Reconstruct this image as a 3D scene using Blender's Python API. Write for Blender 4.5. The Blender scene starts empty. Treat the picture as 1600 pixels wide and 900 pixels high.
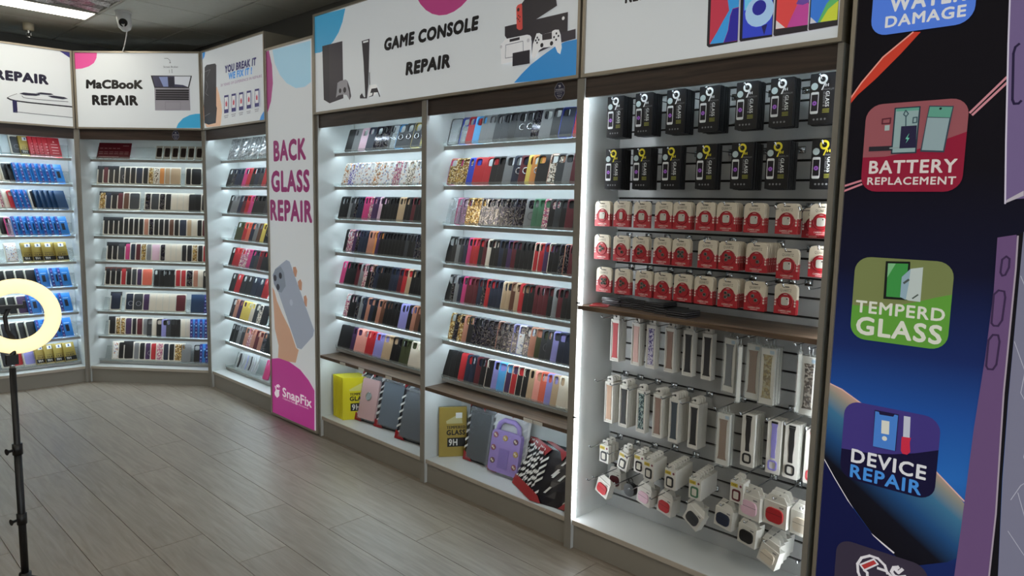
import bpy, bmesh, math, random
from mathutils import Matrix, Vector
random.seed(7)
SC = bpy.context.scene
COL = SC.collection

# ---------------------------------------------------------------- camera
YAW, PITCH, ROLL, FPX = 0.8007, 0.1158, 0.0207, 1111.9
cam_d = bpy.data.cameras.new('camera'); cam = bpy.data.objects.new('camera', cam_d); COL.objects.link(cam)
fw = Vector((math.sin(YAW)*math.cos(PITCH), math.cos(YAW)*math.cos(PITCH), -math.sin(PITCH)))
rt = Vector((math.cos(YAW), -math.sin(YAW), 0)); up = rt.cross(fw)
r2 = rt*math.cos(ROLL)+up*math.sin(ROLL); u2 = up*math.cos(ROLL)-rt*math.sin(ROLL)
m = Matrix((r2, u2, -fw)).transposed().to_4x4(); m.translation = (0, 0, 1.5)
cam.matrix_world = m
cam_d.sensor_width = 36; cam_d.lens = 36*FPX/1600; cam_d.clip_start = .02
SC.camera = cam

# ---------------------------------------------------------------- light and exposure
W = bpy.data.worlds.new('world'); SC.world = W; W.use_nodes = True
W.node_tree.nodes['Background'].inputs[0].default_value = (.75, .8, .85, 1)
W.node_tree.nodes['Background'].inputs[1].default_value = 2.6
SC.view_settings.view_transform = 'Standard'; SC.view_settings.look = 'None'
SC.view_settings.gamma = 1; SC.view_settings.use_curve_mapping = False
SC.view_settings.exposure = 0.0
SC.cycles.use_denoising = True
SC.cycles.max_bounces = 8; SC.cycles.transparent_max_bounces = 16
SC.cycles.sample_clamp_indirect = 6.0
SC.cycles.caustics_reflective = False; SC.cycles.caustics_refractive = False
LED_E, LED_T, TROF_E, SIGN_E, RING_E = 31.0, 20.0, 10.0, .37, 1.0

# ---------------------------------------------------------------- materials
def lin(h):
    if not isinstance(h, str): return tuple(h)
    c = [int(h[i:i+2], 16)/255 for i in (0, 2, 4)]
    return tuple(x/12.92 if x <= .04045 else ((x+.055)/1.055)**2.4 for x in c)
MATS = {}
def mat(name, col, rough=.5, metal=0, emis=0, ecol=None, spec=.5, noise=0, nscale=40, bump=0, alpha=None):
    if name in MATS: return MATS[name]
    M = bpy.data.materials.new(name); M.use_nodes = True; MATS[name] = M
    nt = M.node_tree; p = nt.nodes['Principled BSDF']; c = lin(col)
    p.inputs['Base Color'].default_value = (*c, 1); p.inputs['Roughness'].default_value = rough
    p.inputs['Metallic'].default_value = metal; p.inputs['Specular IOR Level'].default_value = spec
    if emis:
        p.inputs['Emission Color'].default_value = (*(lin(ecol) if ecol else c), 1); p.inputs['Emission Strength'].default_value = emis
    if noise or bump:
        tc = nt.nodes.new('ShaderNodeTexCoord'); nz = nt.nodes.new('ShaderNodeTexNoise')
        nz.inputs['Scale'].default_value = nscale; nz.inputs['Detail'].default_value = 4
        nt.links.new(tc.outputs['Object'], nz.inputs['Vector'])
        if noise:
            mx = nt.nodes.new('ShaderNodeMix'); mx.data_type = 'RGBA'
            mx.inputs[6].default_value = (*[x*(1-noise) for x in c], 1); mx.inputs[7].default_value = (*[min(1, x*(1+noise)) for x in c], 1)
            nt.links.new(nz.outputs['Fac'], mx.inputs[0]); nt.links.new(mx.outputs[2], p.inputs['Base Color'])
        if bump:
            b = nt.nodes.new('ShaderNodeBump'); b.inputs['Strength'].default_value = bump; b.inputs['Distance'].default_value = .004
            nt.links.new(nz.outputs['Fac'], b.inputs['Height']); nt.links.new(b.outputs[0], p.inputs['Normal'])
    return M
def clear(name, tint=(1, 1, 1), fac=.12, rough=.08, col=(.8, .8, .8)):
    if name in MATS: return MATS[name]
    M = bpy.data.materials.new(name); M.use_nodes = True; MATS[name] = M; nt = M.node_tree
    p = nt.nodes['Principled BSDF']; p.inputs['Base Color'].default_value = (*lin(col), 1); p.inputs['Roughness'].default_value = rough
    t = nt.nodes.new('ShaderNodeBsdfTransparent'); t.inputs[0].default_value = (*tint, 1)
    x = nt.nodes.new('ShaderNodeMixShader'); x.inputs[0].default_value = fac
    nt.links.new(t.outputs[0], x.inputs[1]); nt.links.new(p.outputs[0], x.inputs[2])
    nt.links.new(x.outputs[0], nt.nodes['Material Output'].inputs[0]); return M
def wood(name, c1, c2, axis, scale=18, rough=.45, bumpy=.15, stretch=18):
    if name in MATS: return MATS[name]
    M = bpy.data.materials.new(name); M.use_nodes = True; MATS[name] = M; nt = M.node_tree
    p = nt.nodes['Principled BSDF']; p.inputs['Roughness'].default_value = rough
    tc = nt.nodes.new('ShaderNodeTexCoord'); mp = nt.nodes.new('ShaderNodeMapping'); oi = nt.nodes.new('ShaderNodeObjectInfo')
    s = [stretch, stretch, stretch]; s[axis] = 1.0; mp.inputs['Scale'].default_value = s
    nt.links.new(tc.outputs['Object'], mp.inputs['Vector'])
    ad_ = nt.nodes.new('ShaderNodeVectorMath'); ad_.operation = 'ADD'; nt.links.new(mp.outputs[0], ad_.inputs[0])
    ml = nt.nodes.new('ShaderNodeMath'); ml.operation = 'MULTIPLY'; ml.inputs[1].default_value = 37.0
    nt.links.new(oi.outputs['Random'], ml.inputs[0]); nt.links.new(ml.outputs[0], ad_.inputs[1])
    nz = nt.nodes.new('ShaderNodeTexNoise'); nz.inputs['Scale'].default_value = scale/10; nz.inputs['Detail'].default_value = 6; nz.inputs['Distortion'].default_value = 1.2
    nt.links.new(ad_.outputs[0], nz.inputs['Vector'])
    cr = nt.nodes.new('ShaderNodeValToRGB'); cr.color_ramp.elements[0].color = (*lin(c1), 1); cr.color_ramp.elements[1].color = (*lin(c2), 1)
    cr.color_ramp.elements[0].position = .3; cr.color_ramp.elements[1].position = .7
    nt.links.new(nz.outputs['Fac'], cr.inputs[0])
    hs = nt.nodes.new('ShaderNodeHueSaturation'); mr = nt.nodes.new('ShaderNodeMapRange'); mr.inputs[3].default_value = .93; mr.inputs[4].default_value = 1.06
    nt.links.new(oi.outputs['Random'], mr.inputs[0]); nt.links.new(mr.outputs[0], hs.inputs['Value']); nt.links.new(cr.outputs[0], hs.inputs['Color'])
    nt.links.new(hs.outputs[0], p.inputs['Base Color'])
    b = nt.nodes.new('ShaderNodeBump'); b.inputs['Strength'].default_value = bumpy; b.inputs['Distance'].default_value = .002
    nt.links.new(nz.outputs['Fac'], b.inputs['Height']); nt.links.new(b.outputs[0], p.inputs['Normal']); return M
def speckle(name, cols, scale, metal=0, rough=.3, mode='VORONOI', emis=0):
    if name in MATS: return MATS[name]
    M = bpy.data.materials.new(name); M.use_nodes = True; MATS[name] = M; nt = M.node_tree
    p = nt.nodes['Principled BSDF']; p.inputs['Roughness'].default_value = rough; p.inputs['Metallic'].default_value = metal
    tc = nt.nodes.new('ShaderNodeTexCoord'); oi = nt.nodes.new('ShaderNodeObjectInfo'); a = nt.nodes.new('ShaderNodeVectorMath'); a.operation = 'ADD'
    nt.links.new(tc.outputs['Object'], a.inputs[0]); nt.links.new(oi.outputs['Random'], a.inputs[1])
    if mode == 'VORONOI':
        v = nt.nodes.new('ShaderNodeTexVoronoi'); v.inputs['Scale'].default_value = scale; nt.links.new(a.outputs[0], v.inputs['Vector'])
        sp = nt.nodes.new('ShaderNodeSeparateColor'); nt.links.new(v.outputs['Color'], sp.inputs[0]); src = sp.outputs[0]
    else:
        v = nt.nodes.new('ShaderNodeTexNoise'); v.inputs['Scale'].default_value = scale; v.inputs['Detail'].default_value = 3; v.inputs['Distortion'].default_value = 2.5
        nt.links.new(a.outputs[0], v.inputs['Vector']); src = v.outputs['Fac']
    cr = nt.nodes.new('ShaderNodeValToRGB'); cr.color_ramp.interpolation = 'CONSTANT' if mode == 'VORONOI' else 'LINEAR'
    n = len(cols); els = cr.color_ramp.elements
    lo, hi = (0, 1) if mode == 'VORONOI' else (.3, .7)
    els[0].position = lo; els[0].color = (*lin(cols[0]), 1); els[1].position = lo+(hi-lo)*(n-1)/n; els[1].color = (*lin(cols[-1]), 1)
    for i in range(1, n-1):
        e = els.new(lo+(hi-lo)*i/n); e.color = (*lin(cols[i]), 1)
    nt.links.new(src, cr.inputs[0]); nt.links.new(cr.outputs[0], p.inputs['Base Color']); return M
def zgrad(name, stops, emis, diag=None, dif=1.0):
    """printed colour gradient along local height"""
    if name in MATS: return MATS[name]
    M = bpy.data.materials.new(name); M.use_nodes = True; MATS[name] = M; nt = M.node_tree
    p = nt.nodes['Principled BSDF']; p.inputs['Roughness'].default_value = .6; p.inputs['Specular IOR Level'].default_value = .12
    tc = nt.nodes.new('ShaderNodeTexCoord'); s = nt.nodes.new('ShaderNodeSeparateXYZ'); nt.links.new(tc.outputs['Object'], s.inputs[0])
    mr = nt.nodes.new('ShaderNodeMapRange'); mr.inputs[1].default_value = stops[0][0]; mr.inputs[2].default_value = stops[-1][0]
    src = s.outputs[2]
    if diag:
        dp = nt.nodes.new('ShaderNodeVectorMath'); dp.operation = 'DOT_PRODUCT'; dp.inputs[1].default_value = diag
        nt.links.new(tc.outputs['Object'], dp.inputs[0]); src = dp.outputs['Value']
    nt.links.new(src, mr.inputs[0]); cr = nt.nodes.new('ShaderNodeValToRGB'); els = cr.color_ramp.elements
    z0, z1 = stops[0][0], stops[-1][0]
    els[0].color = (*lin(stops[0][1]), 1); els[1].color = (*lin(stops[-1][1]), 1)
    for z, c in stops[1:-1]:
        e = els.new((z-z0)/(z1-z0)); e.color = (*lin(c), 1)
    nt.links.new(mr.outputs[0], cr.inputs[0])
    vm = nt.nodes.new('ShaderNodeVectorMath'); vm.operation = 'SCALE'; vm.inputs['Scale'].default_value = dif
    nt.links.new(cr.outputs[0], vm.inputs[0]); nt.links.new(vm.outputs[0], p.inputs['Base Color'])
    nt.links.new(cr.outputs[0], p.inputs['Emission Color']); p.inputs['Emission Strength'].default_value = emis; return M

m_white = mat('white_melamine', 'c8cbca', .35, noise=.03, nscale=6)
m_edge = mat('taupe_edge', '8a857d', .45, noise=.05, nscale=25)
m_plinth = mat('taupe_plinth', '8c867d', .4, noise=.05, nscale=8)
m_deckedge = mat('beige_edge', 'b3a99c', .45)
m_walnut = wood('dark_walnut', '2a201c', '45362e', 0, 26, .42, .1, 16)
m_shelfwood = wood('walnut_shelf', '43342b', '78634f', 0, 26, .4, .1, 16)
m_rail = mat('grey_rail', '9c9994', .35, .3, noise=.06, nscale=30)
m_led = mat('led_strip', 'eef6ff', .5, emis=LED_E, ecol=(.74, .91, 1.0))
m_ledsoft = mat('led_strip_soft', 'eef6ff', .5, emis=LED_E*.6, ecol=(.80, .93, 1.0))
m_ledtube = mat('led_tube', 'f4f8ff', .5, emis=LED_T, ecol=(.9, .96, 1.0))
m_acrylic = clear('clear_acrylic', (.93, .95, .95), .16, .06, 'd8dcdc')
m_slat = mat('grey_slat', 'a6a7a6', .38, .15, noise=.08, nscale=14)
m_groove = mat('dark_groove', '17140f', .7)
m_chrome = mat('chrome_wire', 'b8bcc0', .22, 1.0)
m_frame = mat('champagne_frame', 'a39a8c', .38, .45, noise=.04, nscale=30)
m_boxside = mat('sign_box_side', '8f8878', .55, noise=.05, nscale=10)
m_black = mat('black_plastic', '0d0d0f', .4, noise=.2, nscale=60)

# ---------------------------------------------------------------- mesh helpers
class MB:
    """collects faces of one mesh"""
    def __init__(s): s.v = []; s.f = []; s.m = []
    def add(s, vs, fs, mi=0):
        b = len(s.v); s.v += [tuple(v) for v in vs]; s.f += [tuple(b+i for i in f) for f in fs]; s.m += [mi]*len(fs); return s
    def box(s, x0, x1, y0, y1, z0, z1, mi=0):
        return s.add([(x0, y0, z0), (x1, y0, z0), (x1, y1, z0), (x0, y1, z0), (x0, y0, z1), (x1, y0, z1), (x1, y1, z1), (x0, y1, z1)],
                     [(0, 3, 2, 1), (4, 5, 6, 7), (0, 1, 5, 4), (1, 2, 6, 5), (2, 3, 7, 6), (3, 0, 4, 7)], mi)
    def poly(s, pts, y=0, mi=0):
        a = sum(pts[i][0]*pts[(i+1) % len(pts)][1]-pts[(i+1) % len(pts)][0]*pts[i][1] for i in range(len(pts)))
        if a < 0: pts = pts[::-1]
        return s.add([(p[0], y, p[1]) for p in pts], [tuple(range(len(pts)))], mi)
    def prism(s, pts, y0, y1, mi=0, mi_side=None):
        a = sum(pts[i][0]*pts[(i+1) % len(pts)][1]-pts[(i+1) % len(pts)][0]*pts[i][1] for i in range(len(pts)))
        if a < 0: pts = pts[::-1]
        n = len(pts); b = len(s.v); s.v += [(p[0], y0, p[1]) for p in pts]+[(p[0], y1, p[1]) for p in pts]
        s.f += [tuple(b+i for i in range(n)), tuple(b+n+i for i in reversed(range(n)))]; s.m += [mi, mi]
        for i in range(n):
            j = (i+1) % n; s.f.append((b+j, b+i, b+n+i, b+n+j)); s.m.append(mi if mi_side is None else mi_side)
        return s
    def tube(s, pts, r, n=8, mi=0, cap=True):
        pts = [Vector(p) for p in pts]; rings = []
        rr = r if isinstance(r, (list, tuple)) else [r]*len(pts)
        ref = Vector((0, 0, 1)) if abs((pts[-1]-pts[0]).normalized().z) < .9 else Vector((1, 0, 0))
        for i, p in enumerate(pts):
            d = (pts[min(i+1, len(pts)-1)]-pts[max(i-1, 0)]).normalized(); a = d.cross(ref).normalized(); c = d.cross(a).normalized()
            rings.append([p+(a*math.cos(t)+c*math.sin(t))*rr[i] for t in [2*math.pi*k/n for k in range(n)]])
        b = len(s.v)
        for R in rings: s.v += [tuple(q) for q in R]
        for i in range(len(pts)-1):
            for k in range(n):
                k2 = (k+1) % n; s.f.append((b+i*n+k, b+i*n+k2, b+(i+1)*n+k2, b+(i+1)*n+k)); s.m.append(mi)
        if cap:
            s.f += [tuple(b+k for k in reversed(range(n))), tuple(b+(len(pts)-1)*n+k for k in range(n))]; s.m += [mi, mi]
        return s
    def torus(s, c, R, r, axis='y', n=24, k=8, mi=0):
        b = len(s.v)
        for i in range(n):
            t = 2*math.pi*i/n
            for j in range(k):
                q = 2*math.pi*j/k; rad = R+r*math.cos(q); h = r*math.sin(q)
                s.v.append((c[0]+rad*math.cos(t), c[1]+h, c[2]+rad*math.sin(t)) if axis == 'y' else (c[0]+rad*math.cos(t), c[1]+rad*math.sin(t), c[2]+h))
        for i in range(n):
            for j in range(k):
                s.f.append((b+i*k+j, b+((i+1) % n)*k+j, b+((i+1) % n)*k+(j+1) % k, b+i*k+(j+1) % k)); s.m.append(mi)
        return s
    def mesh(s, name, mats, smooth=False):
        me = bpy.data.meshes.new(name); me.from_pydata(s.v, [], s.f)
        for x in mats: me.materials.append(x)
        me.polygons.foreach_set('material_index', s.m)
        if smooth: me.polygons.foreach_set('use_smooth', [True]*len(s.f))
        me.update(); return me
    def fixn(s, name, mats, smooth=False):
        me = s.mesh(name, mats, smooth); bm = bmesh.new(); bm.from_mesh(me); bmesh.ops.recalc_face_normals(bm, faces=bm.faces); bm.to_mesh(me); bm.free(); return me
def obj(name, me, parent=None, loc=None, rot=None):
    o = bpy.data.objects.new(name, me); COL.objects.link(o)
    if parent: o.parent = parent
    if loc: o.location = loc
    if rot: o.rotation_euler = rot
    return o
def tag(o, label=None, cat=None, group=None, kind=None):
    if label: o['label'] = label
    if cat: o['category'] = cat
    if group: o['group'] = group
    if kind: o['kind'] = kind
    return o
def part(name, mb, ms, parent, smooth=False):
    if not isinstance(ms, (list, tuple)): ms = [ms]
    return obj(name, mb.fixn(name, ms, smooth), parent)
def rrect(x0, z0, x1, z1, r, k=4):
    P = []
    for cx, cz, a in ((x1-r, z1-r, 0), (x0+r, z1-r, 90), (x0+r, z0+r, 180), (x1-r, z0+r, 270)):
        for i in range(k+1):
            t = math.radians(a+90*i/k); P.append((cx+r*math.cos(t), cz+r*math.sin(t)))
    return P
def circle(cx, cz, r, n=16): return [(cx+r*math.cos(2*math.pi*i/n), cz+r*math.sin(2*math.pi*i/n)) for i in range(n)]
def ordn(i):
    return str(i)+('th' if 10 <= i % 100 <= 20 else {1: 'st', 2: 'nd', 3: 'rd'}.get(i % 10, 'th'))

# ---------------------------------------------------------------- frames: u to the right along a cabinet front, n into the depth
class Frame:
    def __init__(s, o, u): s.o = Vector((*o, 0)); s.u = Vector((*u, 0)).normalized(); s.n = Vector((-s.u.y, s.u.x, 0)); s.a = math.atan2(s.u.y, s.u.x)
    def at(s, u, n, z=0): p = s.o+s.u*u+s.n*n; return (p.x, p.y, z)
    def root(s, name, u=0, n=0, z=0, yaw=0, lean=0, me=None):
        return obj(name, me, None, s.at(u, n, z), (-lean, 0, s.a+yaw))
FM = Frame((2.3364, 5.615), (0, -1))              # long wall on the right
FB = Frame((1.67463, 6.40295), (.64316, -.76573))  # slanted corner bay
FA = Frame((.6465, 6.46514), (.99818, -.06037))    # bay behind the ring light
FW_ = Frame((0, 0), (1, 0))

# ---------------------------------------------------------------- lettering
TXT = {}
def text_mesh(t, bold=0.0, shear=0.0):
    key = (t, shear)
    if key in TXT: return TXT[key]
    cu = bpy.data.curves.new('t', 'FONT'); cu.body = t; cu.size = 1; cu.space_character = 1.12 if t.isupper() else 1.04; cu.shear = shear; cu.resolution_u = 2 if len(t) > 12 else 3
    o = bpy.data.objects.new('t', cu); COL.objects.link(o); dg = bpy.context.evaluated_depsgraph_get()
    me = bpy.data.meshes.new_from_object(o.evaluated_get(dg)); V = [tuple(v.co) for v in me.vertices]; F = [tuple(p.vertices) for p in me.polygons]
    bpy.data.objects.remove(o); bpy.data.meshes.remove(me); bpy.data.curves.remove(cu)
    x0 = min(v[0] for v in V); x1 = max(v[0] for v in V)
    TXT[key] = (V, F, x0, x1); return TXT[key]
CAP = {}
def add_text(mb, t, u, v, w, h, y, bold=.02, shear=0, mi=0, rot=0):
    """baseline start (u,v), width w, capital height h, in the x-z plane"""
    V, F, x0, x1 = text_mesh(t, bold, shear)
    if 'c' not in CAP: CAP['c'] = max(q[1] for q in text_mesh('H', 0, 0)[0])
    sx = w/(x1-x0); sz = h/CAP['c']; pts = []
    d = bold*1.45; offs = [(0, 0)]
    if h > .02 and bold > .004: offs += [(d, 0), (-d, 0), (0, d), (0, -d), (.7*d, .7*d), (-.7*d, .7*d), (.7*d, -.7*d), (-.7*d, -.7*d)]
    elif bold > .015: offs = [(-d, 0), (d, 0)]
    for k, (ox, oz) in enumerate(offs):
        pts = []
        for a, b, _ in V:
            X, Z = (a-x0+ox)*sx, (b+oz)*sz
            if rot: X, Z = X*math.cos(rot)-Z*math.sin(rot), X*math.sin(rot)+Z*math.cos(rot)
            pts.append((u+X, y-.00001*k, v+Z))
        mb.add(pts, F, mi)
    return mb
PRINTS = [
 ('P','game','printed_corner','429fcb',[(1.6487,2.3881),(1.709,2.3854),(1.7683,2.3929),(1.8554,2.4293),(1.9123,2.4706),(1.9536,2.523),(1.9835,2.5927),(1.6433,2.6026)]),
 ('P','game','printed_circle','b0407c',[(2.5836,2.598),(2.5891,2.598),(2.6054,2.5896),(2.6318,2.5401),(2.6674,2.4968),(2.7108,2.4611),(2.7603,2.4347),(2.814,2.4184),(2.8699,2.4129),(2.9257,2.4184),(2.9794,2.4347),(3.0289,2.4611),(3.0723,2.4968),(3.1079,2.5401),(3.1344,2.5896),(3.1507,2.598),(3.1562,2.598)]),
 ('P','game','printed_console','36313a',[(1.7343,2.4181),(1.9517,2.4171),(1.9584,2.0956),(1.8109,2.0789),(1.746,2.1049)]),
 ('P','game','printed_console_side','2c2830',[(1.7343,2.4181),(1.808,2.418),(1.8109,2.0789),(1.746,2.1049)]),
 ('P','game','printed_controller','8f8d93',[(1.8975,2.188),(1.9267,2.1961),(1.9841,2.199),(2.0042,2.1881),(2.0279,2.1443),(2.0394,2.0995),(2.0232,2.079),(1.9953,2.11),(1.9587,2.1178),(1.9048,2.1159),(1.8795,2.1047),(1.8884,2.1353)]),
 ('P','game','printed_controller_grip','3a373d',[(2.0018,2.1884),(2.0279,2.1443),(2.0394,2.0995),(2.0248,2.0798),(2.0196,2.1232),(2.0039,2.1597)]),
 ('C','game','printed_stick','2a282c',(1.926,2.1407),0.0133),
 ('C','game','printed_stick','2a282c',(1.9745,2.1406),0.0159),
 ('P','game','printed_console','2e2b31',[(2.1488,2.3895),(2.2241,2.3914),(2.2118,2.1435),(2.1987,2.079),(2.182,2.0805),(2.1656,2.2754)]),
 ('P','game','printed_console_cap','dadcdc',[(2.1609,2.3857),(2.2122,2.3861),(2.2121,2.3761),(2.1639,2.376)]),
 ('P','game','printed_console_base','2e2b31',[(2.1298,2.0936),(2.1492,2.1069),(2.1683,2.0829),(2.1987,2.079),(2.1986,2.0735),(2.1297,2.0794)]),
 ('L','game','printed_antenna','333036',[(2.2233,2.2097),(2.226,2.1463)],0.006),
 ('P','game','printed_controller','e4e6e6',[(2.2077,2.0846),(2.2177,2.1175),(2.2365,2.141),(2.2882,2.1401),(2.3064,2.1133),(2.323,2.0743),(2.299,2.0973),(2.2586,2.0822),(2.2153,2.0788)]),
 ('P','game','printed_touchpad','2e2b31',[(2.2424,2.1215),(2.2918,2.121),(2.3012,2.0971),(2.266,2.0995),(2.2586,2.0809),(2.2153,2.0788),(2.2228,2.0824),(2.2497,2.0859),(2.2527,2.0995),(2.2311,2.0994)]),
 ('L','game','printed_grip','2e2b31',[(2.2932,2.1204),(2.3201,2.0737)],0.008),
 ('T', 'game', 'GAME CONSOLE', '141214', (2.367, 2.3113), 0.7322, 0.0555, 0.042, 0.12),
 ('T', 'game', 'REPAIR', '141214', (2.5555, 2.1632), 0.3425, 0.0571, 0.042, 0.12),
 ('P','game','printed_console','2a262d',[(3.2761,2.2939),(3.6429,2.296),(3.6438,2.2191),(3.4423,2.2104),(3.2923,2.2374),(3.2772,2.2536)]),
 ('P','game','printed_console','332e38',[(3.4423,2.2104),(3.6865,2.2219),(3.6881,2.1832),(3.5962,2.1775),(3.4443,2.1478)]),
 ('C','game','printed_emblem','e0e0e0',(3.6188,2.2749),0.0075),
 ('P','game','printed_console','2c282e',[(3.3776,2.3741),(3.3981,2.391),(3.5767,2.3592),(3.5828,2.331),(3.4719,2.2965),(3.3935,2.274),(3.3843,2.2656)]),
 ('P','game','printed_controller','c94a44',[(3.3459,2.3639),(3.3541,2.3731),(3.3764,2.3762),(3.3812,2.3676),(3.3864,2.2692),(3.3787,2.2645),(3.3658,2.2652),(3.3514,2.2745)]),
 ('C','game','printed_button','3a2022',(3.3587,2.3527),0.0079),
 ('C','game','printed_button','3a2022',(3.3611,2.3272),0.0035),
 ('C','game','printed_button','3a2022',(3.3524,2.3169),0.0036),
 ('C','game','printed_button','3a2022',(3.3703,2.3202),0.0035),
 ('C','game','printed_button','3a2022',(3.3616,2.3107),0.0036),
 ('C','game','printed_button','3a2022',(3.3692,2.3016),0.0031),
 ('P','game','printed_controller','dcdde0',[(3.2835,2.2387),(3.4167,2.2381),(3.4334,2.233),(3.4418,2.224),(3.4449,2.1633),(3.4366,2.1332),(3.26,2.1318),(3.2534,2.2207),(3.2634,2.2234)]),
 ('L','game','printed_screen_edge','77777c',[(3.2872,2.212),(3.3926,2.2142),(3.3972,2.1538),(3.2858,2.155),(3.2872,2.212)],0.003),
 ('L','game','printed_slot','2a262d',[(3.314,2.2276),(3.3686,2.2286)],0.012),
 ('C','game','printed_stick','b8b8bc',(3.4247,2.2128),0.0086),
 ('C','game','printed_stick','b8b8bc',(3.2579,2.2079),0.0073),
 ('P','game','printed_console','25222a',[(3.3317,2.1709),(3.4353,2.1716),(3.4372,2.1136),(3.3322,2.114)]),
 ('P','game','printed_corner','3186c8',[(3.3441,2.0417),(3.3913,2.0755),(3.4456,2.1086),(3.5145,2.1389),(3.5863,2.1676),(3.6365,2.1775),(3.7042,2.1791),(3.7094,2.0265)]),
 ('P','game','printed_controller','dfe0e2',[(3.4739,2.2348),(3.49,2.2336),(3.5036,2.2255),(3.561,2.2277),(3.5645,2.2317),(3.5787,2.2344),(3.5992,2.2314),(3.6102,2.2092),(3.6182,2.1558),(3.6106,2.1305),(3.595,2.1401),(3.5812,2.1664),(3.5134,2.1698),(3.4924,2.1629),(3.4719,2.1347),(3.4558,2.1308),(3.4482,2.1474),(3.4537,2.1933)]),
 ('P','game','printed_touchpad','2e2a30',[(3.5062,2.2255),(3.561,2.2269),(3.562,2.1992),(3.5081,2.2011)]),
 ('C','game','printed_stick','232024',(3.5062,2.1811),0.0093),
 ('C','game','printed_stick','232024',(3.5611,2.1812),0.0091),
 ('C','game','printed_button','2a262c',(3.587,2.2178),0.0049),
 ('C','game','printed_button','2a262c',(3.5747,2.2046),0.0049),
 ('C','game','printed_button','2a262c',(3.5992,2.2059),0.0048),
 ('C','game','printed_button','2a262c',(3.5869,2.1923),0.0049),
 ('C','game','printed_button','2a262c',(3.4799,2.2159),0.0047),
 ('C','game','printed_button','2a262c',(3.4717,2.2055),0.0047),
 ('C','game','printed_button','2a262c',(3.4888,2.2057),0.0046),
 ('C','game','printed_button','2a262c',(3.4801,2.1947),0.0047),
 ('P','laptop','printed_corner','d24d90',[(0.0181,2.6018),(0.1986,2.6027),(0.1925,2.5613),(0.1703,2.5234),(0.1283,2.4979),(0.073,2.4811),(0.0156,2.477)]),
 ('P','laptop','printed_corner','3fa1cd',[(0.8125,2.0393),(0.8298,2.0739),(0.8688,2.1125),(0.9234,2.1385),(0.9706,2.1479),(1.0135,2.1496),(1.0102,2.0418)]),
 ('T', 'laptop', 'MaCBooK', '121012', (0.1025, 2.3346), 0.4488, 0.0588, 0.038, 0.05),
 ('T', 'laptop', 'REPAIR', '121012', (0.1481, 2.2107), 0.3603, 0.0661, 0.04, 0.0),
 ('P','laptop','printed_laptop_lid','1c1a20',[(0.6235,2.4328),(0.9514,2.4328),(0.925,2.3409),(0.6494,2.3397)]),
 ('P','laptop','printed_screen','c9cdd6',[(0.6364,2.4267),(0.9408,2.4278),(0.9174,2.3482),(0.6549,2.3472)]),
 ('P','laptop','printed_skyline','3b3a52',[(0.6364,2.4267),(0.8127,2.4269),(0.8126,2.3687),(0.8789,2.3632),(0.9174,2.3482),(0.6549,2.3472)]),
 ('P','laptop','printed_skyline','7a86b0',[(0.6886,2.4228),(0.7571,2.4234),(0.761,2.3499),(0.7217,2.3496)]),
 ('P','laptop','printed_skyline','242334',[(0.7636,2.4204),(0.8092,2.4219),(0.81,2.3503),(0.7642,2.35)]),
 ('P','laptop','printed_laptop_base','8d8a92',[(0.6493,2.3385),(0.9302,2.341),(0.9312,2.1733),(0.6493,2.1702)]),
 ('P','laptop','printed_keyboard','6b6870',[(0.6607,2.3288),(0.922,2.3299),(0.9206,2.2489),(0.6589,2.2475)]),
 ('L','laptop','printed_key_row','1d1b20',[(0.6631,2.3214),(0.9211,2.3225)],0.0115),
 ('L','laptop','printed_key_row','1d1b20',[(0.6624,2.3048),(0.9206,2.306)],0.0115),
 ('L','laptop','printed_key_row','1d1b20',[(0.6618,2.2882),(0.92,2.2894)],0.0115),
 ('L','laptop','printed_key_row','1d1b20',[(0.6611,2.2716),(0.9195,2.2728)],0.0115),
 ('L','laptop','printed_key_row','1d1b20',[(0.6605,2.2549),(0.9189,2.2562)],0.0115),
 ('L','laptop','printed_touchpad_edge','78757c',[(0.7339,2.2359),(0.7317,2.1773),(0.853,2.1786),(0.855,2.2371),(0.7339,2.2359)],0.0025),
 ('T', 'laptop', 'Screen Broken', '55555a', (0.729, 2.4913), 0.1152, 0.014, 0.005, 0),
 ('L','laptop','printed_arrow','55555a',[(0.7394,2.5604),(0.7654,2.5606),(0.7824,2.5455),(0.7831,2.5272)],0.003),
 ('P','laptop','printed_arrow_head','55555a',[(0.7774,2.5315),(0.7897,2.5315),(0.7816,2.5224)]),
 ('L','laptop','printed_arrow','77777a',[(0.776,2.4754),(0.7765,2.4522)],0.003),
 ('L','laptop','printed_arrow','77777a',[(0.7957,2.4804),(0.796,2.4524)],0.004),
 ('T', 'phone_repair', 'REPAIR', '16122a', (0.5327, 2.3411), 0.3234, 0.0618, 0.042, 0.0),
 ('P','phone_repair','printed_corner','2f2a72',[(0.9413,2.6004),(1.0125,2.604),(1.0104,2.5572)]),
 ('P','phone_repair','printed_phone','c9cdd0',[(0.5965,2.2095),(0.6138,2.2228),(0.6558,2.2475),(0.994,2.2281),(1.0214,2.1925),(1.0177,2.1087),(0.642,2.1153),(0.636,2.1885)]),
 ('L','phone_repair','printed_outline','1a1822',[(0.5965,2.2095),(0.6127,2.2001),(0.6459,2.1936),(0.7432,2.19),(1.0212,2.1883)],0.01),
 ('L','phone_repair','printed_outline','1f1c48',[(0.6394,2.1889),(0.6397,2.1162)],0.028),
 ('L','phone_repair','printed_outline','55545a',[(0.642,2.1142),(0.7393,2.1108),(1.0176,2.1069)],0.004),
 ('L','phone_repair','printed_outline','66656a',[(0.5967,2.2124),(0.6139,2.2245),(0.6557,2.2463)],0.003),
 ('P','phone_repair','printed_lens','2a2838',[(0.6704,2.2492),(0.6976,2.2604),(0.7961,2.2611),(0.8033,2.2544),(0.7754,2.2443),(0.7064,2.2409)]),
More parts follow.
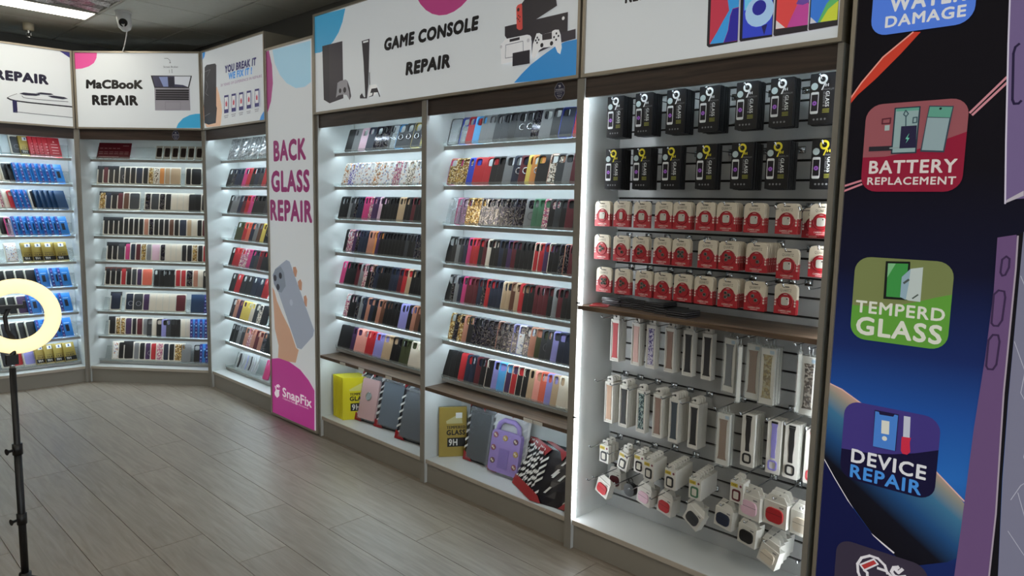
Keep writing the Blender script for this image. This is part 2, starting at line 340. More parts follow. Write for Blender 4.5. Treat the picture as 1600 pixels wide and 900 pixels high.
 ('P','phone_repair','printed_lens','2a2838',[(0.7754,2.2644),(0.8067,2.2739),(0.8723,2.2741),(0.8898,2.268),(0.8666,2.2606),(0.8061,2.2594)]),
 ('P','phone_repair','printed_lens','2a2838',[(0.85,2.2529),(0.8869,2.2601),(0.9588,2.2566),(0.9834,2.2476),(0.9476,2.2394),(0.8759,2.243)]),
 ('L','phone_repair','printed_lens_ring','55545c',[(0.6866,2.234),(0.6957,2.2225),(0.7842,2.2193),(0.9834,2.224)],0.004),
 ('P','break_fix','printed_corner','3f8fd6',[(0.0268,2.6015),(0.0764,2.6017),(0.0618,2.5694),(0.0272,2.5486)]),
 ('P','break_fix','printed_corner','3f8fd6',[(0.9229,2.0362),(0.9438,2.0651),(0.9989,2.1025),(0.998,2.0403)]),
 ('P','break_fix','printed_hand','dcb598',[(0.0316,2.2569),(0.0452,2.2133),(0.2648,2.3273),(0.3003,2.2706),(0.334,2.19),(0.3406,2.1403),(0.3164,2.0597),(0.3054,2.0389),(0.0645,2.0434),(0.0357,2.0776),(0.008,2.1308)]),
 ('P','break_fix','printed_phone','2a282c',[(0.0603,2.4885),(0.0962,2.5027),(0.2461,2.4956),(0.2648,2.4812),(0.2461,2.1888),(0.2568,2.1714),(0.2303,2.0652),(0.1008,2.0608),(0.0274,2.0782),(0.0238,2.2065)]),
 ('L','break_fix','printed_crack','77767a',[(0.078,2.3876),(0.1057,2.3429),(0.0634,2.2964),(0.1112,2.2753)],0.004),
 ('L','break_fix','printed_crack','77767a',[(0.0622,2.4564),(0.1603,2.462),(0.1006,2.4187)],0.003),
 ('L','break_fix','printed_crack','88878a',[(0.0392,2.1286),(0.1329,2.1431)],0.003),
 ('T', 'break_fix', 'YOU BREAK IT', '211b60', (0.4141, 2.4108), 0.4791, 0.0457, 0.034, 0.12),
 ('T', 'break_fix', 'WE FIX IT !', '3d8fd2', (0.4708, 2.359), 0.3568, 0.0417, 0.034, 0.12),
 ('T', 'break_fix', '20 YEARS OF EXPERIENCE IN REPAIRS', '8a5f86', (0.3323, 2.3198), 0.6403, 0.0175, 0.0, 0.1),
 ('P','break_fix','printed_phone_icon','2a2468',[(0.3875,2.2506),(0.459,2.2506),(0.4518,2.1247),(0.3799,2.1243)]),
 ('P','break_fix','printed_phone_screen','dcdce0',[(0.3942,2.2362),(0.4507,2.2361),(0.4458,2.151),(0.3891,2.1505)]),
 ('P','break_fix','printed_symbol','b43a50',[(0.407,2.1962),(0.4231,2.2127),(0.4351,2.1939),(0.432,2.1715),(0.4075,2.1718)]),
 ('L','break_fix','printed_caption','9a9aa0',[(0.3807,2.1047),(0.4488,2.1064)],0.006),
 ('L','break_fix','printed_caption','9a9aa0',[(0.3875,2.092),(0.4406,2.094)],0.006),
 ('P','break_fix','printed_phone_icon','2a2468',[(0.5108,2.2499),(0.58,2.2499),(0.5734,2.1261),(0.5039,2.1257)]),
 ('P','break_fix','printed_phone_screen','dcdce0',[(0.5174,2.2358),(0.572,2.2356),(0.5675,2.152),(0.5127,2.1515)]),
 ('P','break_fix','printed_symbol','b43a50',[(0.5299,2.1964),(0.5454,2.2126),(0.5571,2.1942),(0.5541,2.1722),(0.5304,2.1725)]),
 ('L','break_fix','printed_caption','9a9aa0',[(0.5046,2.1064),(0.5706,2.1081)],0.006),
 ('L','break_fix','printed_caption','9a9aa0',[(0.5113,2.0939),(0.5627,2.0959)],0.006),
 ('P','break_fix','printed_phone_icon','2a2468',[(0.6319,2.2483),(0.6989,2.2484),(0.6928,2.1266),(0.6255,2.1262)]),
 ('P','break_fix','printed_phone_screen','dcdce0',[(0.6383,2.2344),(0.6912,2.2343),(0.687,2.152),(0.634,2.1515)]),
 ('P','break_fix','printed_symbol','b43a50',[(0.6505,2.1957),(0.6654,2.2117),(0.6768,2.1935),(0.674,2.1718),(0.651,2.1722)]),
 ('L','break_fix','printed_caption','9a9aa0',[(0.6263,2.1072),(0.6901,2.1088)],0.006),
 ('L','break_fix','printed_caption','9a9aa0',[(0.6328,2.0949),(0.6825,2.0968)],0.006),
 ('P','break_fix','printed_phone_icon','2a2468',[(0.7526,2.248),(0.8174,2.248),(0.8118,2.1283),(0.7468,2.1279)]),
 ('P','break_fix','printed_phone_screen','dcdce0',[(0.7588,2.2343),(0.81,2.2342),(0.8062,2.1533),(0.7549,2.1528)]),
 ('P','break_fix','printed_symbol','b43a50',[(0.7707,2.1963),(0.7851,2.2119),(0.7962,2.1941),(0.7935,2.1728),(0.7713,2.1731)]),
 ('L','break_fix','printed_caption','9a9aa0',[(0.7476,2.1092),(0.8093,2.1108)],0.006),
 ('L','break_fix','printed_caption','9a9aa0',[(0.7539,2.0971),(0.8019,2.099)],0.006),
 ('P','break_fix','printed_phone_icon','2a2468',[(0.8744,2.2487),(0.937,2.2488),(0.9319,2.131),(0.8691,2.1307)]),
 ('P','break_fix','printed_phone_screen','dcdce0',[(0.8804,2.2353),(0.9299,2.2352),(0.9264,2.1556),(0.8769,2.1552)]),
 ('P','break_fix','printed_symbol','b43a50',[(0.892,2.1979),(0.9059,2.2133),(0.9167,2.1957),(0.9141,2.1748),(0.8927,2.1751)]),
 ('L','break_fix','printed_caption','9a9aa0',[(0.8699,2.1123),(0.9296,2.1138)],0.006),
 ('L','break_fix','printed_caption','9a9aa0',[(0.8761,2.1004),(0.9225,2.1023)],0.006),
 ('P','back_glass','printed_corner','a2cfe6',[(1.1212,2.4768),(1.1482,2.3909),(1.2169,2.3066),(1.3026,2.2469),(1.4149,2.2053),(1.5246,2.2029),(1.5998,2.2249),(1.6002,2.4692)]),
 ('P','back_glass','printed_corner','a3417f',[(1.0351,2.4766),(1.0724,2.4804),(1.1115,2.381),(1.1193,2.2655),(1.0905,2.1526),(1.0312,2.0696)]),
 ('T', 'back_glass', 'BACK', '8c2966', (1.119, 1.7647), 0.4054, 0.1196, 0.032, 0),
 ('T', 'back_glass', 'GLASS', '8c2966', (1.0802, 1.5635), 0.4829, 0.1238, 0.032, 0),
 ('T', 'back_glass', 'REPAIR', '8c2966', (1.06, 1.3721), 0.5312, 0.1233, 0.032, 0),
 ('P','back_glass','printed_hand','c29a80',[(1.061,0.9091),(1.0904,0.8869),(1.1238,0.8199),(1.1948,0.7403),(1.293,0.6514),(1.374,0.5336),(1.407,0.5245),(1.3655,0.4314),(1.228,0.4197),(1.1248,0.4276),(1.1367,0.5115),(1.0867,0.6232),(1.077,0.7705)]),
 ('P','back_glass','printed_finger','b88a70',[(1.3477,1.0673),(1.3838,1.0728),(1.4023,1.0463),(1.3873,1.0032),(1.3545,1.0145)]),
 ('P','back_glass','printed_finger','b88a70',[(1.4085,0.9771),(1.4417,0.9967),(1.4627,0.975),(1.456,0.923),(1.4181,0.929)]),
 ('P','back_glass','printed_finger','b88a70',[(1.4819,0.8867),(1.5089,0.8992),(1.5242,0.8745),(1.5176,0.8212),(1.486,0.8384)]),
 ('P','back_glass','printed_phone','98a1b1',[(1.0701,0.9908),(1.1169,1.0412),(1.2647,1.1094),(1.3068,1.1009),(1.6062,0.6832),(1.5924,0.6439),(1.443,0.5344),(1.388,0.5358)]),
 ('P','back_glass','printed_camera_plate','7d8694',[(1.0763,0.9942),(1.1078,1.0347),(1.1853,1.0609),(1.2303,1.0213),(1.2505,0.9343),(1.1909,0.8824),(1.1381,0.8873),(1.0861,0.9335)]),
 ('C','back_glass','printed_lens','2a2a32',(1.1056,0.9748),0.022),
 ('C','back_glass','printed_lens','2a2a32',(1.1802,0.9971),0.0218),
 ('C','back_glass','printed_lens','2a2a32',(1.1451,0.9171),0.0219),
 ('C','back_glass','printed_emblem','aab2c0',(1.3211,0.83),0.0215),
 ('P','back_glass','printed_corner','b4388c',[(1.0389,0.4043),(1.1397,0.4256),(1.2859,0.4236),(1.4256,0.3958),(1.5327,0.3442),(1.6029,0.2901),(1.5969,0.0168),(1.0237,0.0052)]),
 ('T', 'back_glass', 'SnapFix', 'f2dcea', (1.1877, 0.1686), 0.3766, 0.0599, 0.018, 0),
 ('T', 'back_glass', 'Cellphone Repair & Accessories', 'f2dcea', (1.1872, 0.1489), 0.3392, 0.012, 0.0, 0),
 ('P','back_glass','printed_emblem','f2e6ee',[(1.0753,0.2188),(1.0846,0.2206),(1.105,0.1981),(1.1227,0.1991),(1.1453,0.2036),(1.1377,0.1852),(1.1389,0.1608),(1.1065,0.1392),(1.0785,0.1519),(1.0705,0.1681),(1.0907,0.1934)]),
 ('L','back_glass','printed_emblem_arc','f2e6ee',[(1.0987,0.2198),(1.1112,0.231),(1.1345,0.2356),(1.1503,0.2263)],0.007),
 ('L','back_glass','printed_emblem_arc','f2e6ee',[(1.1056,0.2134),(1.1179,0.2235),(1.1341,0.2232),(1.1373,0.215)],0.007),
 ('T', 'tablet', 'REPAIR', '141214', (3.9273, 2.2834), 0.1843, 0.0434, 0.03, 0.05),
 ('P','tablet','printed_tablet','28262c',[(4.2809,2.3202),(4.4016,2.2959),(4.4027,2.0704),(4.2949,2.0674),(4.2859,2.0746)]),
 ('P','tablet','printed_screen','c23a50',[(4.2922,2.3179),(4.3968,2.2969),(4.4001,2.0752),(4.296,2.0778)]),
 ('P','tablet','printed_wave','3c9be0',[(4.361,2.3041),(4.3968,2.2969),(4.4004,2.187),(4.3779,2.185),(4.3695,2.1631),(4.3642,2.1141),(4.35,2.0763),(4.2977,2.0781),(4.3227,2.1143),(4.344,2.1496),(4.3651,2.1813),(4.3513,2.2479)]),
 ('P','tablet','printed_wave','2f2a9a',[(4.378,2.1835),(4.4021,2.1852),(4.4014,2.0759),(4.3517,2.0764),(4.3658,2.1153),(4.3703,2.16)]),
 ('P','tablet','printed_tablet','b9b9c2',[(4.3984,2.2966),(4.522,2.2717),(4.5257,2.0689),(4.4076,2.0689),(4.4031,2.0733)]),
 ('P','tablet','printed_tablet','211f28',[(4.4032,2.2956),(4.522,2.2717),(4.5255,2.0708),(4.4139,2.0703),(4.4097,2.0768)]),
 ('P','tablet','printed_screen','3346c8',[(4.4145,2.2933),(4.5184,2.2724),(4.5236,2.0776),(4.4197,2.0797)]),
 ('P','tablet','printed_wave','6ec8f0',[(4.4161,2.293),(4.4571,2.2847),(4.4739,2.2139),(4.4511,2.184),(4.4221,2.1703)]),
 ('C','tablet','printed_ring','a9cdf2',(4.4758,2.1599),0.0502),
 ('C','tablet','printed_ring_hole','2a2c98',(4.4744,2.1715),0.0244),
 ('P','tablet','printed_wave','26245c',[(4.4866,2.11),(4.5062,2.114),(4.4977,2.08)]),
 ('P','tablet','printed_tablet','b9b9c2',[(4.525,2.2711),(4.6383,2.2483),(4.6444,2.0695),(4.5302,2.0682),(4.526,2.073)]),
 ('P','tablet','printed_tablet','2a262c',[(4.5289,2.2703),(4.6383,2.2483),(4.6443,2.0717),(4.5345,2.0704),(4.5296,2.0767)]),
 ('P','tablet','printed_screen','dd4a4a',[(4.5334,2.2694),(4.6363,2.2487),(4.641,2.0904),(4.5367,2.0925)]),
 ('P','tablet','printed_wave','c0489a',[(4.6069,2.1652),(4.6427,2.1549),(4.6419,2.0902),(4.5744,2.0921),(4.5869,2.1221)]),
 ('P','tablet','printed_wave','6a4aa0',[(4.6001,2.161),(4.6088,2.1785),(4.6408,2.1835),(4.6425,2.159),(4.6218,2.1545)]),
 ('P','tablet','printed_wave','d8d4d6',[(4.5366,2.1205),(4.5685,2.0924),(4.5367,2.0928)]),
 ('P','tablet','printed_tablet','b9b9c2',[(4.6411,2.2477),(4.7333,2.2291),(4.7367,2.0716),(4.6458,2.0698),(4.6422,2.0739)]),
 ('P','tablet','printed_tablet','2a262c',[(4.6447,2.247),(4.732,2.2294),(4.7357,2.0739),(4.6485,2.0716),(4.6454,2.0761)]),
 ('P','tablet','printed_screen','3a7ad8',[(4.6475,2.2464),(4.7293,2.2299),(4.7327,2.0907),(4.6493,2.0918)]),
 ('P','tablet','printed_wave','5fb56a',[(4.6969,2.1442),(4.7314,2.1827),(4.7321,2.1354),(4.6815,2.0921),(4.6734,2.0915)]),
 ('P','tablet','printed_wave','c9d23e',[(4.7034,2.1272),(4.7333,2.1483),(4.7332,2.0906),(4.6816,2.0916)]),
 ('P','tablet','printed_wave','d0d2d6',[(4.6504,2.1119),(4.6706,2.092),(4.6496,2.092)]),
 ('P','services','printed_streak','c8402f',[(4.7759,1.8244),(4.8166,1.8957),(4.8731,1.9644),(4.9481,2.0235),(4.97,2.0202),(4.9219,1.9655),(4.8565,1.8991),(4.8083,1.8564),(4.7825,1.8227)]),
 ('L','services','printed_streak','e8a090',[(4.778,1.832),(4.8169,1.8918),(4.8733,1.9614),(4.9498,2.0225)],0.004),
 ('L','services','printed_streak','c98a92',[(5.1119,1.7822),(5.1894,1.8693)],0.006),
 ('L','services','printed_streak','c98a92',[(5.1185,1.7758),(5.1907,1.8541)],0.006),
 ('L','services','printed_streak','c9808a',[(4.7764,1.5765),(4.8385,1.5969)],0.006),
 ('L','services','printed_streak','c9808a',[(4.7756,1.5596),(4.8409,1.5862)],0.006),
 ('P','services','printed_band','grad_streak',[(4.7779,0.9545),(4.829,0.9386),(4.8833,0.9091),(4.969,0.8605),(5.047,0.8061),(5.1123,0.7441),(5.1773,0.6849),(5.199,0.6588),(5.2042,0.5231),(5.1597,0.4822),(5.0548,0.4271),(5.0176,0.4536),(4.9558,0.4927),(4.8713,0.5843),(4.8256,0.6441),(4.78,0.7109)]),
 ('L','services','printed_band_edge','dcd8dc',[(4.78,0.7098),(4.8256,0.6431),(4.8715,0.5817),(4.9317,0.505),(5.0172,0.4585)],0.005),
 ('L','services','printed_band_edge','d8b0a8',[(4.778,0.9535),(4.8291,0.9376),(4.8834,0.9081),(4.9691,0.8596),(5.0471,0.8051),(5.1124,0.7432),(5.1876,0.6787)],0.004),
 ('P','services','printed_background','161a44',[(4.7746,0.6935),(4.78,0.7098),(4.8256,0.6431),(4.8715,0.5817),(4.9559,0.4917),(5.0177,0.4526),(5.0575,0.3928),(4.79,0.2863)]),
 ('R','services','water','5580e0',(4.8346,2.0245,5.1023,2.3169),0.045,'4660d8',None),
 ('R','services','battery','94555a',(4.84,1.5637,5.1098,1.8233),0.045,'8e2038',[(4.842,1.6666),(4.9033,1.6675),(4.9616,1.6774),(5.0171,1.6947),(5.0636,1.7128),(5.1102,1.7298)]),
 ('R','services','glass','77804f',(4.8418,1.108,5.1107,1.3646),0.045,'5f9a3c',[(4.8409,1.2119),(4.9092,1.2139),(4.9723,1.2254),(5.025,1.242),(5.0684,1.2584),(5.1107,1.2719)]),
 ('R','services','device','43387c',(4.8429,0.6555,5.1132,0.9079),0.045,'1a1736',[(4.8426,0.7483),(4.9226,0.7538),(4.9937,0.7686),(5.0527,0.7872),(5.113,0.8126)]),
 ('R','services','fix','3a3342',(4.8511,0.1678,5.1181,0.4518),0.045,'3a3342',None),
 ('T', 'services', 'WATER', 'dedfe0', (4.8849, 2.0888), 0.1927, 0.0411, 0.025, 0),
 ('T', 'services', 'DAMAGE', 'dedfe0', (4.8759, 2.045), 0.2046, 0.0299, 0.02, 0),
 ('T', 'services', 'BATTERY', 'd8cdc8', (4.8624, 1.6185), 0.2304, 0.036, 0.017, 0),
 ('T', 'services', 'REPLACEMENT', 'd8cdc8', (4.8599, 1.5846), 0.234, 0.021, 0.016, 0),
 ('T', 'services', 'TEMPERD', 'd6d8c8', (4.8548, 1.1928), 0.2423, 0.0353, 0.016, 0),
 ('T', 'services', 'GLASS', 'd6d8c8', (4.8611, 1.1255), 0.2321, 0.0519, 0.02, 0),
 ('T', 'services', 'DEVICE', 'dcdce0', (4.8764, 0.7145), 0.2093, 0.041, 0.018, 0),
 ('T', 'services', 'REPAIR', '4a90dc', (4.8766, 0.665), 0.2004, 0.0393, 0.018, 0),
 ('P','services','printed_phone_back','8ea5a4',[(4.9218,1.8071),(4.9873,1.8066),(4.9861,1.6765),(4.9214,1.6761)]),
 ('L','services','printed_outline','2c3a44',[(4.9218,1.8071),(4.9873,1.8066),(4.9861,1.6765),(4.9214,1.6761),(4.9218,1.8071)],0.004),
 ('P','services','printed_phone_rim','5f9a88',[(4.9252,1.8056),(4.9856,1.8052),(4.9855,1.7972),(4.925,1.7978)]),
 ('P','services','printed_battery','2a2740',[(4.9419,1.754),(4.9836,1.7542),(4.985,1.6902),(4.9417,1.69)]),
 ('P','services','printed_bolt','6fc2a8',[(4.9652,1.7331),(4.956,1.7168),(4.9616,1.7154),(4.9578,1.7038),(4.9667,1.719),(4.9612,1.7205)]),
 ('L','services','printed_wire','3a5058',[(4.9504,1.7991),(4.9459,1.7877),(4.9529,1.7814),(4.9584,1.7888),(4.9512,1.799)],0.003),
 ('L','services','printed_wire','3a5058',[(4.9525,1.7814),(4.9543,1.754)],0.003),
 ('L','services','printed_chip','3a5058',[(4.9726,1.7769),(4.9825,1.7774),(4.9826,1.7627),(4.9723,1.7618),(4.9726,1.7769)],0.003),
 ('L','services','printed_connector','5a2a34',[(4.8894,1.7778),(4.9117,1.7795),(4.911,1.7646),(4.8893,1.7643),(4.8894,1.7778)],0.004),
 ('P','services','printed_connector','a0b0ac',[(4.8972,1.7595),(4.9106,1.7598),(4.9107,1.744),(4.8976,1.7435)]),
 ('L','services','printed_tool','2c2a30',[(4.8616,1.6911),(4.9165,1.6913)],0.014),
 ('L','services','printed_tool','8a9a98',[(4.9165,1.6913),(4.9405,1.692)],0.004),
 ('P','services','printed_phone','3a4650',[(5.0116,1.8078),(5.0738,1.8021),(5.0599,1.6739),(4.998,1.6781)]),
 ('P','services','printed_phone_screen','8fa3a6',[(5.0101,1.7744),(5.0658,1.769),(5.0568,1.679),(5.0022,1.6829)]),
 ('P','services','printed_phone_rim','5f9a86',[(5.0139,1.8045),(5.071,1.7993),(5.067,1.7705),(5.0106,1.7766)]),
 ('C','services','printed_lens','1c2c2c',(5.0413,1.7971),0.0034),
 ('P','services','printed_phone','1c1f1c',[(4.9308,1.3556),(4.9969,1.3589),(4.998,1.3539),(4.9989,1.2443),(4.9322,1.2414)]),
 ('P','services','printed_phone_screen','3f8f46',[(4.9376,1.3496),(4.9924,1.3522),(4.993,1.2501),(4.9397,1.2492)]),
 ('P','services','printed_glare','7cb482',[(4.9376,1.3496),(4.9589,1.3503),(4.9385,1.3064)]),
 ('P','services','printed_protector','b9c4bf',[(4.9782,1.312),(5.0004,1.338),(5.0327,1.3447),(5.0332,1.2429),(5.002,1.2437),(4.9781,1.2519)]),
 ('P','services','printed_protector_edge','8fa8b4',[(4.9782,1.312),(5.0004,1.338),(4.9984,1.2903),(4.9942,1.245),(4.9781,1.2519)]),
 ('L','services','printed_mark','4a544e',[(5.0121,1.2512),(5.0252,1.2632)],0.004),
 ('L','services','printed_mark','4a544e',[(4.9857,1.2943),(4.9972,1.3051)],0.006),
 ('P','services','printed_phone','211c3c',[(4.934,0.8963),(5.0023,0.8966),(5.0023,0.7822),(4.9372,0.7803)]),
 ('P','services','printed_phone_screen','4a80cc',[(4.9361,0.8928),(4.9465,0.8926),(4.9493,0.8848),(4.9873,0.8864),(4.9907,0.8941),(5.0004,0.8933),(5.0001,0.7826),(4.9375,0.7814)]),
 ('L','services','printed_mark','d8d8cc',[(4.9675,0.8627),(4.9687,0.8347)],0.022),
 ('C','services','printed_mark','d8d8cc',(4.9685,0.8138),0.0073),
 ('L','services','printed_screwdriver','c0c4d0',[(5.0256,0.8907),(5.0279,0.8329)],0.018),
 ('P','services','printed_screwdriver_handle','c83048',[(5.0159,0.8314),(5.0406,0.8336),(5.0384,0.8185),(5.0419,0.7901),(5.0341,0.7798),(5.0212,0.7798),(5.0162,0.7883),(5.0153,0.8175)]),
 ('L','services','printed_ring','dcd8dc',[(5.0089,0.3928),(4.9993,0.4159),(4.9785,0.4304),(4.9545,0.4305),(4.9313,0.415),(4.9208,0.3904),(4.9247,0.3645),(4.9367,0.3417)],0.008),
 ('P','services','printed_phone_icon','b03c3c',[(4.929,0.3913),(4.9671,0.4239),(4.9798,0.4129),(4.9422,0.3781)]),
 ('L','services','printed_outline','dcd8dc',[(4.929,0.3913),(4.9671,0.4239),(4.9798,0.4129),(4.9422,0.3781),(4.929,0.3913)],0.005),
 ('L','services','printed_outline','dcd8dc',[(4.9422,0.3781),(4.9514,0.374),(4.9545,0.3488)],0.008),
 ('L','services','printed_outline','dcd8dc',[(4.9808,0.3998),(5.0045,0.4),(5.0209,0.3886)],0.008),
 ('L','services','printed_wrench','dcd8dc',[(5.0374,0.4252),(5.0244,0.4189),(5.0198,0.4037),(5.0283,0.3937),(5.0398,0.3939)],0.009),
 ('L','services','printed_wrench','dcd8dc',[(5.0374,0.4252),(5.0298,0.4143),(5.0387,0.408),(5.049,0.4226)],0.009),
 ('L','services','printed_wrench','dcd8dc',[(5.0398,0.3939),(5.0581,0.4033),(5.0661,0.3977)],0.009),
 ('P','services','printed_phone_edge','73628a',[(5.1722,2.1811),(5.4587,2.1194),(5.5098,1.5701),(5.2184,1.5426),(5.214,1.5322),(5.1978,1.7691)]),
 ('L','services','printed_phone_edge_light','cfc8d8',[(5.1722,2.1811),(5.18,2.0717),(5.1862,1.9583),(5.2027,1.7008),(5.2149,1.5322)],0.004),
 ('L','services','printed_button','2c2440',[(5.2107,1.9532),(5.2029,1.946),(5.2,1.9298),(5.208,1.8088),(5.2126,1.7976),(5.2226,1.7975),(5.2277,1.8037)],0.006),
 ('P','services','printed_phone_edge_light','b8b0b8',[(5.2184,1.5426),(5.2536,1.5668),(5.2548,1.5532),(5.214,1.5322)]),
 ('P','services','printed_phone_edge','6a5078',[(5.2052,1.4393),(5.2478,1.4489),(5.2514,1.426),(5.2531,1.3488),(5.2609,0.8307),(5.268,0.6249),(5.2626,0.4443),(5.1801,0.4106),(5.1868,0.597),(5.1941,0.8967),(5.2044,1.1046),(5.2088,1.2939)]),
 ('P','services','printed_phone_bezel','17161a',[(5.2504,1.449),(5.263,1.4572),(5.2628,1.4036),(5.2669,0.995),(5.2724,0.7721),(5.2873,0.4545),(5.2642,0.445),(5.2662,0.6663),(5.2555,1.0128),(5.2531,1.3682)]),
 ('L','services','printed_phone_edge_light','a89ca8',[(5.2513,1.4452),(5.2541,1.3567),(5.2555,1.0128),(5.2662,0.6663),(5.2652,0.4454)],0.004),
 ('P','services','printed_cracked_glass','7c7c90',[(5.263,1.4572),(5.5746,1.5774),(5.6665,0.6095),(5.2877,0.4546),(5.2731,0.7723),(5.2675,0.9951),(5.2634,1.4036)]),
 ('L','services','printed_crack','b9b9c6',[(5.2677,1.1587),(5.2983,1.0808),(5.2939,1.0205),(5.3239,0.9674)],0.0016),
 ('L','services','printed_crack','b9b9c6',[(5.298,0.6269),(5.3422,0.5682),(5.3958,0.4988)],0.0016),
 ('L','services','printed_crack','b9b9c6',[(5.2668,1.3383),(5.298,1.268),(5.3306,1.2487)],0.0016),
 ('L','services','printed_crack','b9b9c6',[(5.2969,0.7177),(5.3157,0.7644),(5.339,0.7915),(5.3153,0.8453),(5.3227,0.9074)],0.0016),
 ('L','services','printed_crack','b9b9c6',[(5.3111,0.7426),(5.3416,0.6502),(5.3761,0.581)],0.0016),
 ('P','services','printed_wave','223a9c',[(5.356,0.4825),(5.3734,0.6125),(5.4079,0.7129),(5.6426,0.8619),(5.6665,0.6095)]),
 ('L','services','printed_button','3e2e4c',[(5.2204,1.3443),(5.2214,1.3796),(5.2303,1.3892),(5.238,1.3827),(5.2387,1.3594),(5.232,1.3386),(5.2251,1.3356),(5.2204,1.3443)],0.005),
 ('L','services','printed_button','3e2e4c',[(5.2114,1.2025),(5.2104,1.2821),(5.2203,1.295),(5.2336,1.2932),(5.2372,1.277),(5.2353,1.2136),(5.2275,1.1966),(5.2169,1.196),(5.2114,1.2025)],0.005),
 ('L','services','printed_button','3e2e4c',[(5.209,1.081),(5.2087,1.1539),(5.2174,1.1704),(5.2297,1.171),(5.2344,1.1537),(5.2325,1.0892),(5.2255,1.0738),(5.2138,1.0729),(5.209,1.081)],0.005),
]
# ================================================================ room
ZC = 2.80
m_wallpaint = mat('dark_wall_paint', '6f6d69', .8, noise=.05, nscale=3)
m_wallwhite = mat('light_wall_paint', 'b9b7b0', .8, noise=.04, nscale=3)
m_tile = mat('ceiling_tile', 'd6d5cb', .9, noise=.07, nscale=30, bump=.15)
m_tbar = mat('ceiling_grid', '2e2c2a', .7)
m_subfloor = mat('subfloor', '3c3833', .9)
m_plank = wood('vinyl_plank', '786d61', '8f8477', 1, 30, .38, .10, 12)
XW, YW = 2.3364+.32, 7.10
XL, YR = -3.4, -2.6
def structure(name, mb, ms, parent=None):
    o = part(name, mb, ms, parent)
    if parent is None: o['kind'] = 'structure'
    return o
floor = structure('floor', MB().box(XL, XW, YR, YW, -.06, -.006), m_subfloor)
pl = {}
def plank(x0, x1, y0, y1):
    w, l = round(x1-x0, 3), round(y1-y0, 3)
    if (w, l) not in pl:
        g = .0005; c = .0009
        P = [(-w/2+g, -l/2+g), (w/2-g, -l/2+g), (w/2-g, l/2-g), (-w/2+g, l/2-g)]; Q = [(math.copysign(abs(a)-c, a), math.copysign(abs(b)-c, b)) for a, b in P]
        mb = MB().add([(a, b, -.0015) for a, b in P]+[(a, b, 0) for a, b in Q]+[(a, b, -.006) for a, b in P],
                      [(4, 5, 6, 7)]+[(i, (i+1) % 4, 4+(i+1) % 4, 4+i) for i in range(4)]+[(8+i, 8+(i+1) % 4, (i+1) % 4, i) for i in range(4)])
        pl[(w, l)] = mb.fixn('plank', [m_plank])
    obj('plank', pl[(w, l)], floor, ((x0+x1)/2, (y0+y1)/2, 0))
PW, PL_ = .2172, 1.30
offs = {0: 3.11, 1: 2.75, 2: 3.157, 3: 2.77, 4: 2.40, 5: 3.02}
for k in range(-8, 7):
    x0 = 1.022+PW*k; x1 = min(x0+PW, XW)
    off = offs.get(k, 2.2+((k*0.437) % 1.3)); ys = [off+PL_*j for j in range(-3, 5)]
    ys = [.2]+[y for y in ys if .35 < y < YW-.1]+[YW]
    for a, b in zip(ys[:-1], ys[1:]): plank(x0, x1, a, b)
xw0 = 1.022-8*PW
structure('floor', MB().box(XL, xw0, YR, YW, -.006, 0).box(xw0, XW, YR, .2, -.006, 0), m_plank)

ceil_ = structure('ceiling', MB().box(XL, XW, YR, YW, ZC+.012, ZC+.08), m_tbar)
xs = [1.71+.59*k for k in range(-8, 2)]; ys = [6.36+.56*k for k in range(-15, 2)]
xs = [XL]+[x for x in xs if XL+.05 < x < XW-.05]+[XW]; ys = [YR]+[y for y in ys if YR+.05 < y < YW-.05]+[YW]
TROF = [(.53, 1.71, 5.80, 6.36)]
for tx in (-2.42, -.06): 
    for ty in (-1.48, .76, 3.0):
        TROF.append((tx-.59 if False else tx-.0, tx+1.18, ty, ty+.56))
PRISM = (.53, 1.71, 5.24, 5.80)
tmesh = {}
def inside(x, y, R): return R[0]-.01 < x < R[1]+.01 and R[2]-.01 < y < R[3]+.01
for i in range(len(xs)-1):
    for j in range(len(ys)-1):
        cx, cy = (xs[i]+xs[i+1])/2, (ys[j]+ys[j+1])/2
        if any(inside(cx, cy, R) for R in TROF+[PRISM]): continue
        w, l = round(xs[i+1]-xs[i], 3), round(ys[j+1]-ys[j], 3)
        if (w, l) not in tmesh: tmesh[(w, l)] = MB().box(-w/2+.005, w/2-.005, -l/2+.005, l/2-.005, 0, .012).fixn('ceiling_tile', [m_tile])
        obj('ceiling_tile', tmesh[(w, l)], ceil_, (cx, cy, ZC+random.uniform(-.0008, .0008)))
# light fittings
m_diff = mat('lamp_diffuser', 'fff4d8', .5, emis=TROF_E, ecol=(1, .93, .78))
m_trim = mat('fitting_trim', 'b5b0a2', .5)
m_prism = speckle('prismatic_panel', ['6f6a66', '9a938f', '4c4845', 'b8aeb0', '7a7478'], 14, .2, .25, 'NOISE')
for k, (x0, x1, y0, y1) in enumerate(TROF):
    r = obj('ceiling_light', None, None, ((x0+x1)/2, (y0+y1)/2, ZC))
    a, b = (x1-x0)/2, (y1-y0)/2
    part('fitting_frame', MB().box(-a+.004, a-.004, -b+.004, -b+.03, -.006, .01).box(-a+.004, a-.004, b-.28, b-.004, -.002, .01).box(-a+.004, -a+.03, -b, b, -.006, .01).box(a-.03, a-.004, -b, b, -.006, .01), m_trim, r)
    part('diffuser', MB().box(-a+.03, a-.03, -b+.03, b-.28, -.004, .004), m_diff, r)
    where = ['above the leftmost repair sign', 'far behind the camera, left side', 'behind the camera at mid left', 'over the left side of the floor', 'far behind the camera, right side', 'behind the camera at mid right', 'over the middle of the floor'][k]
    tag(r, 'recessed fluorescent ceiling light '+where, 'ceiling light', 'ceiling lights')
bx = MB()
random.seed(3)
x0, x1, y0, y1 = PRISM; nx, ny = 14, 7
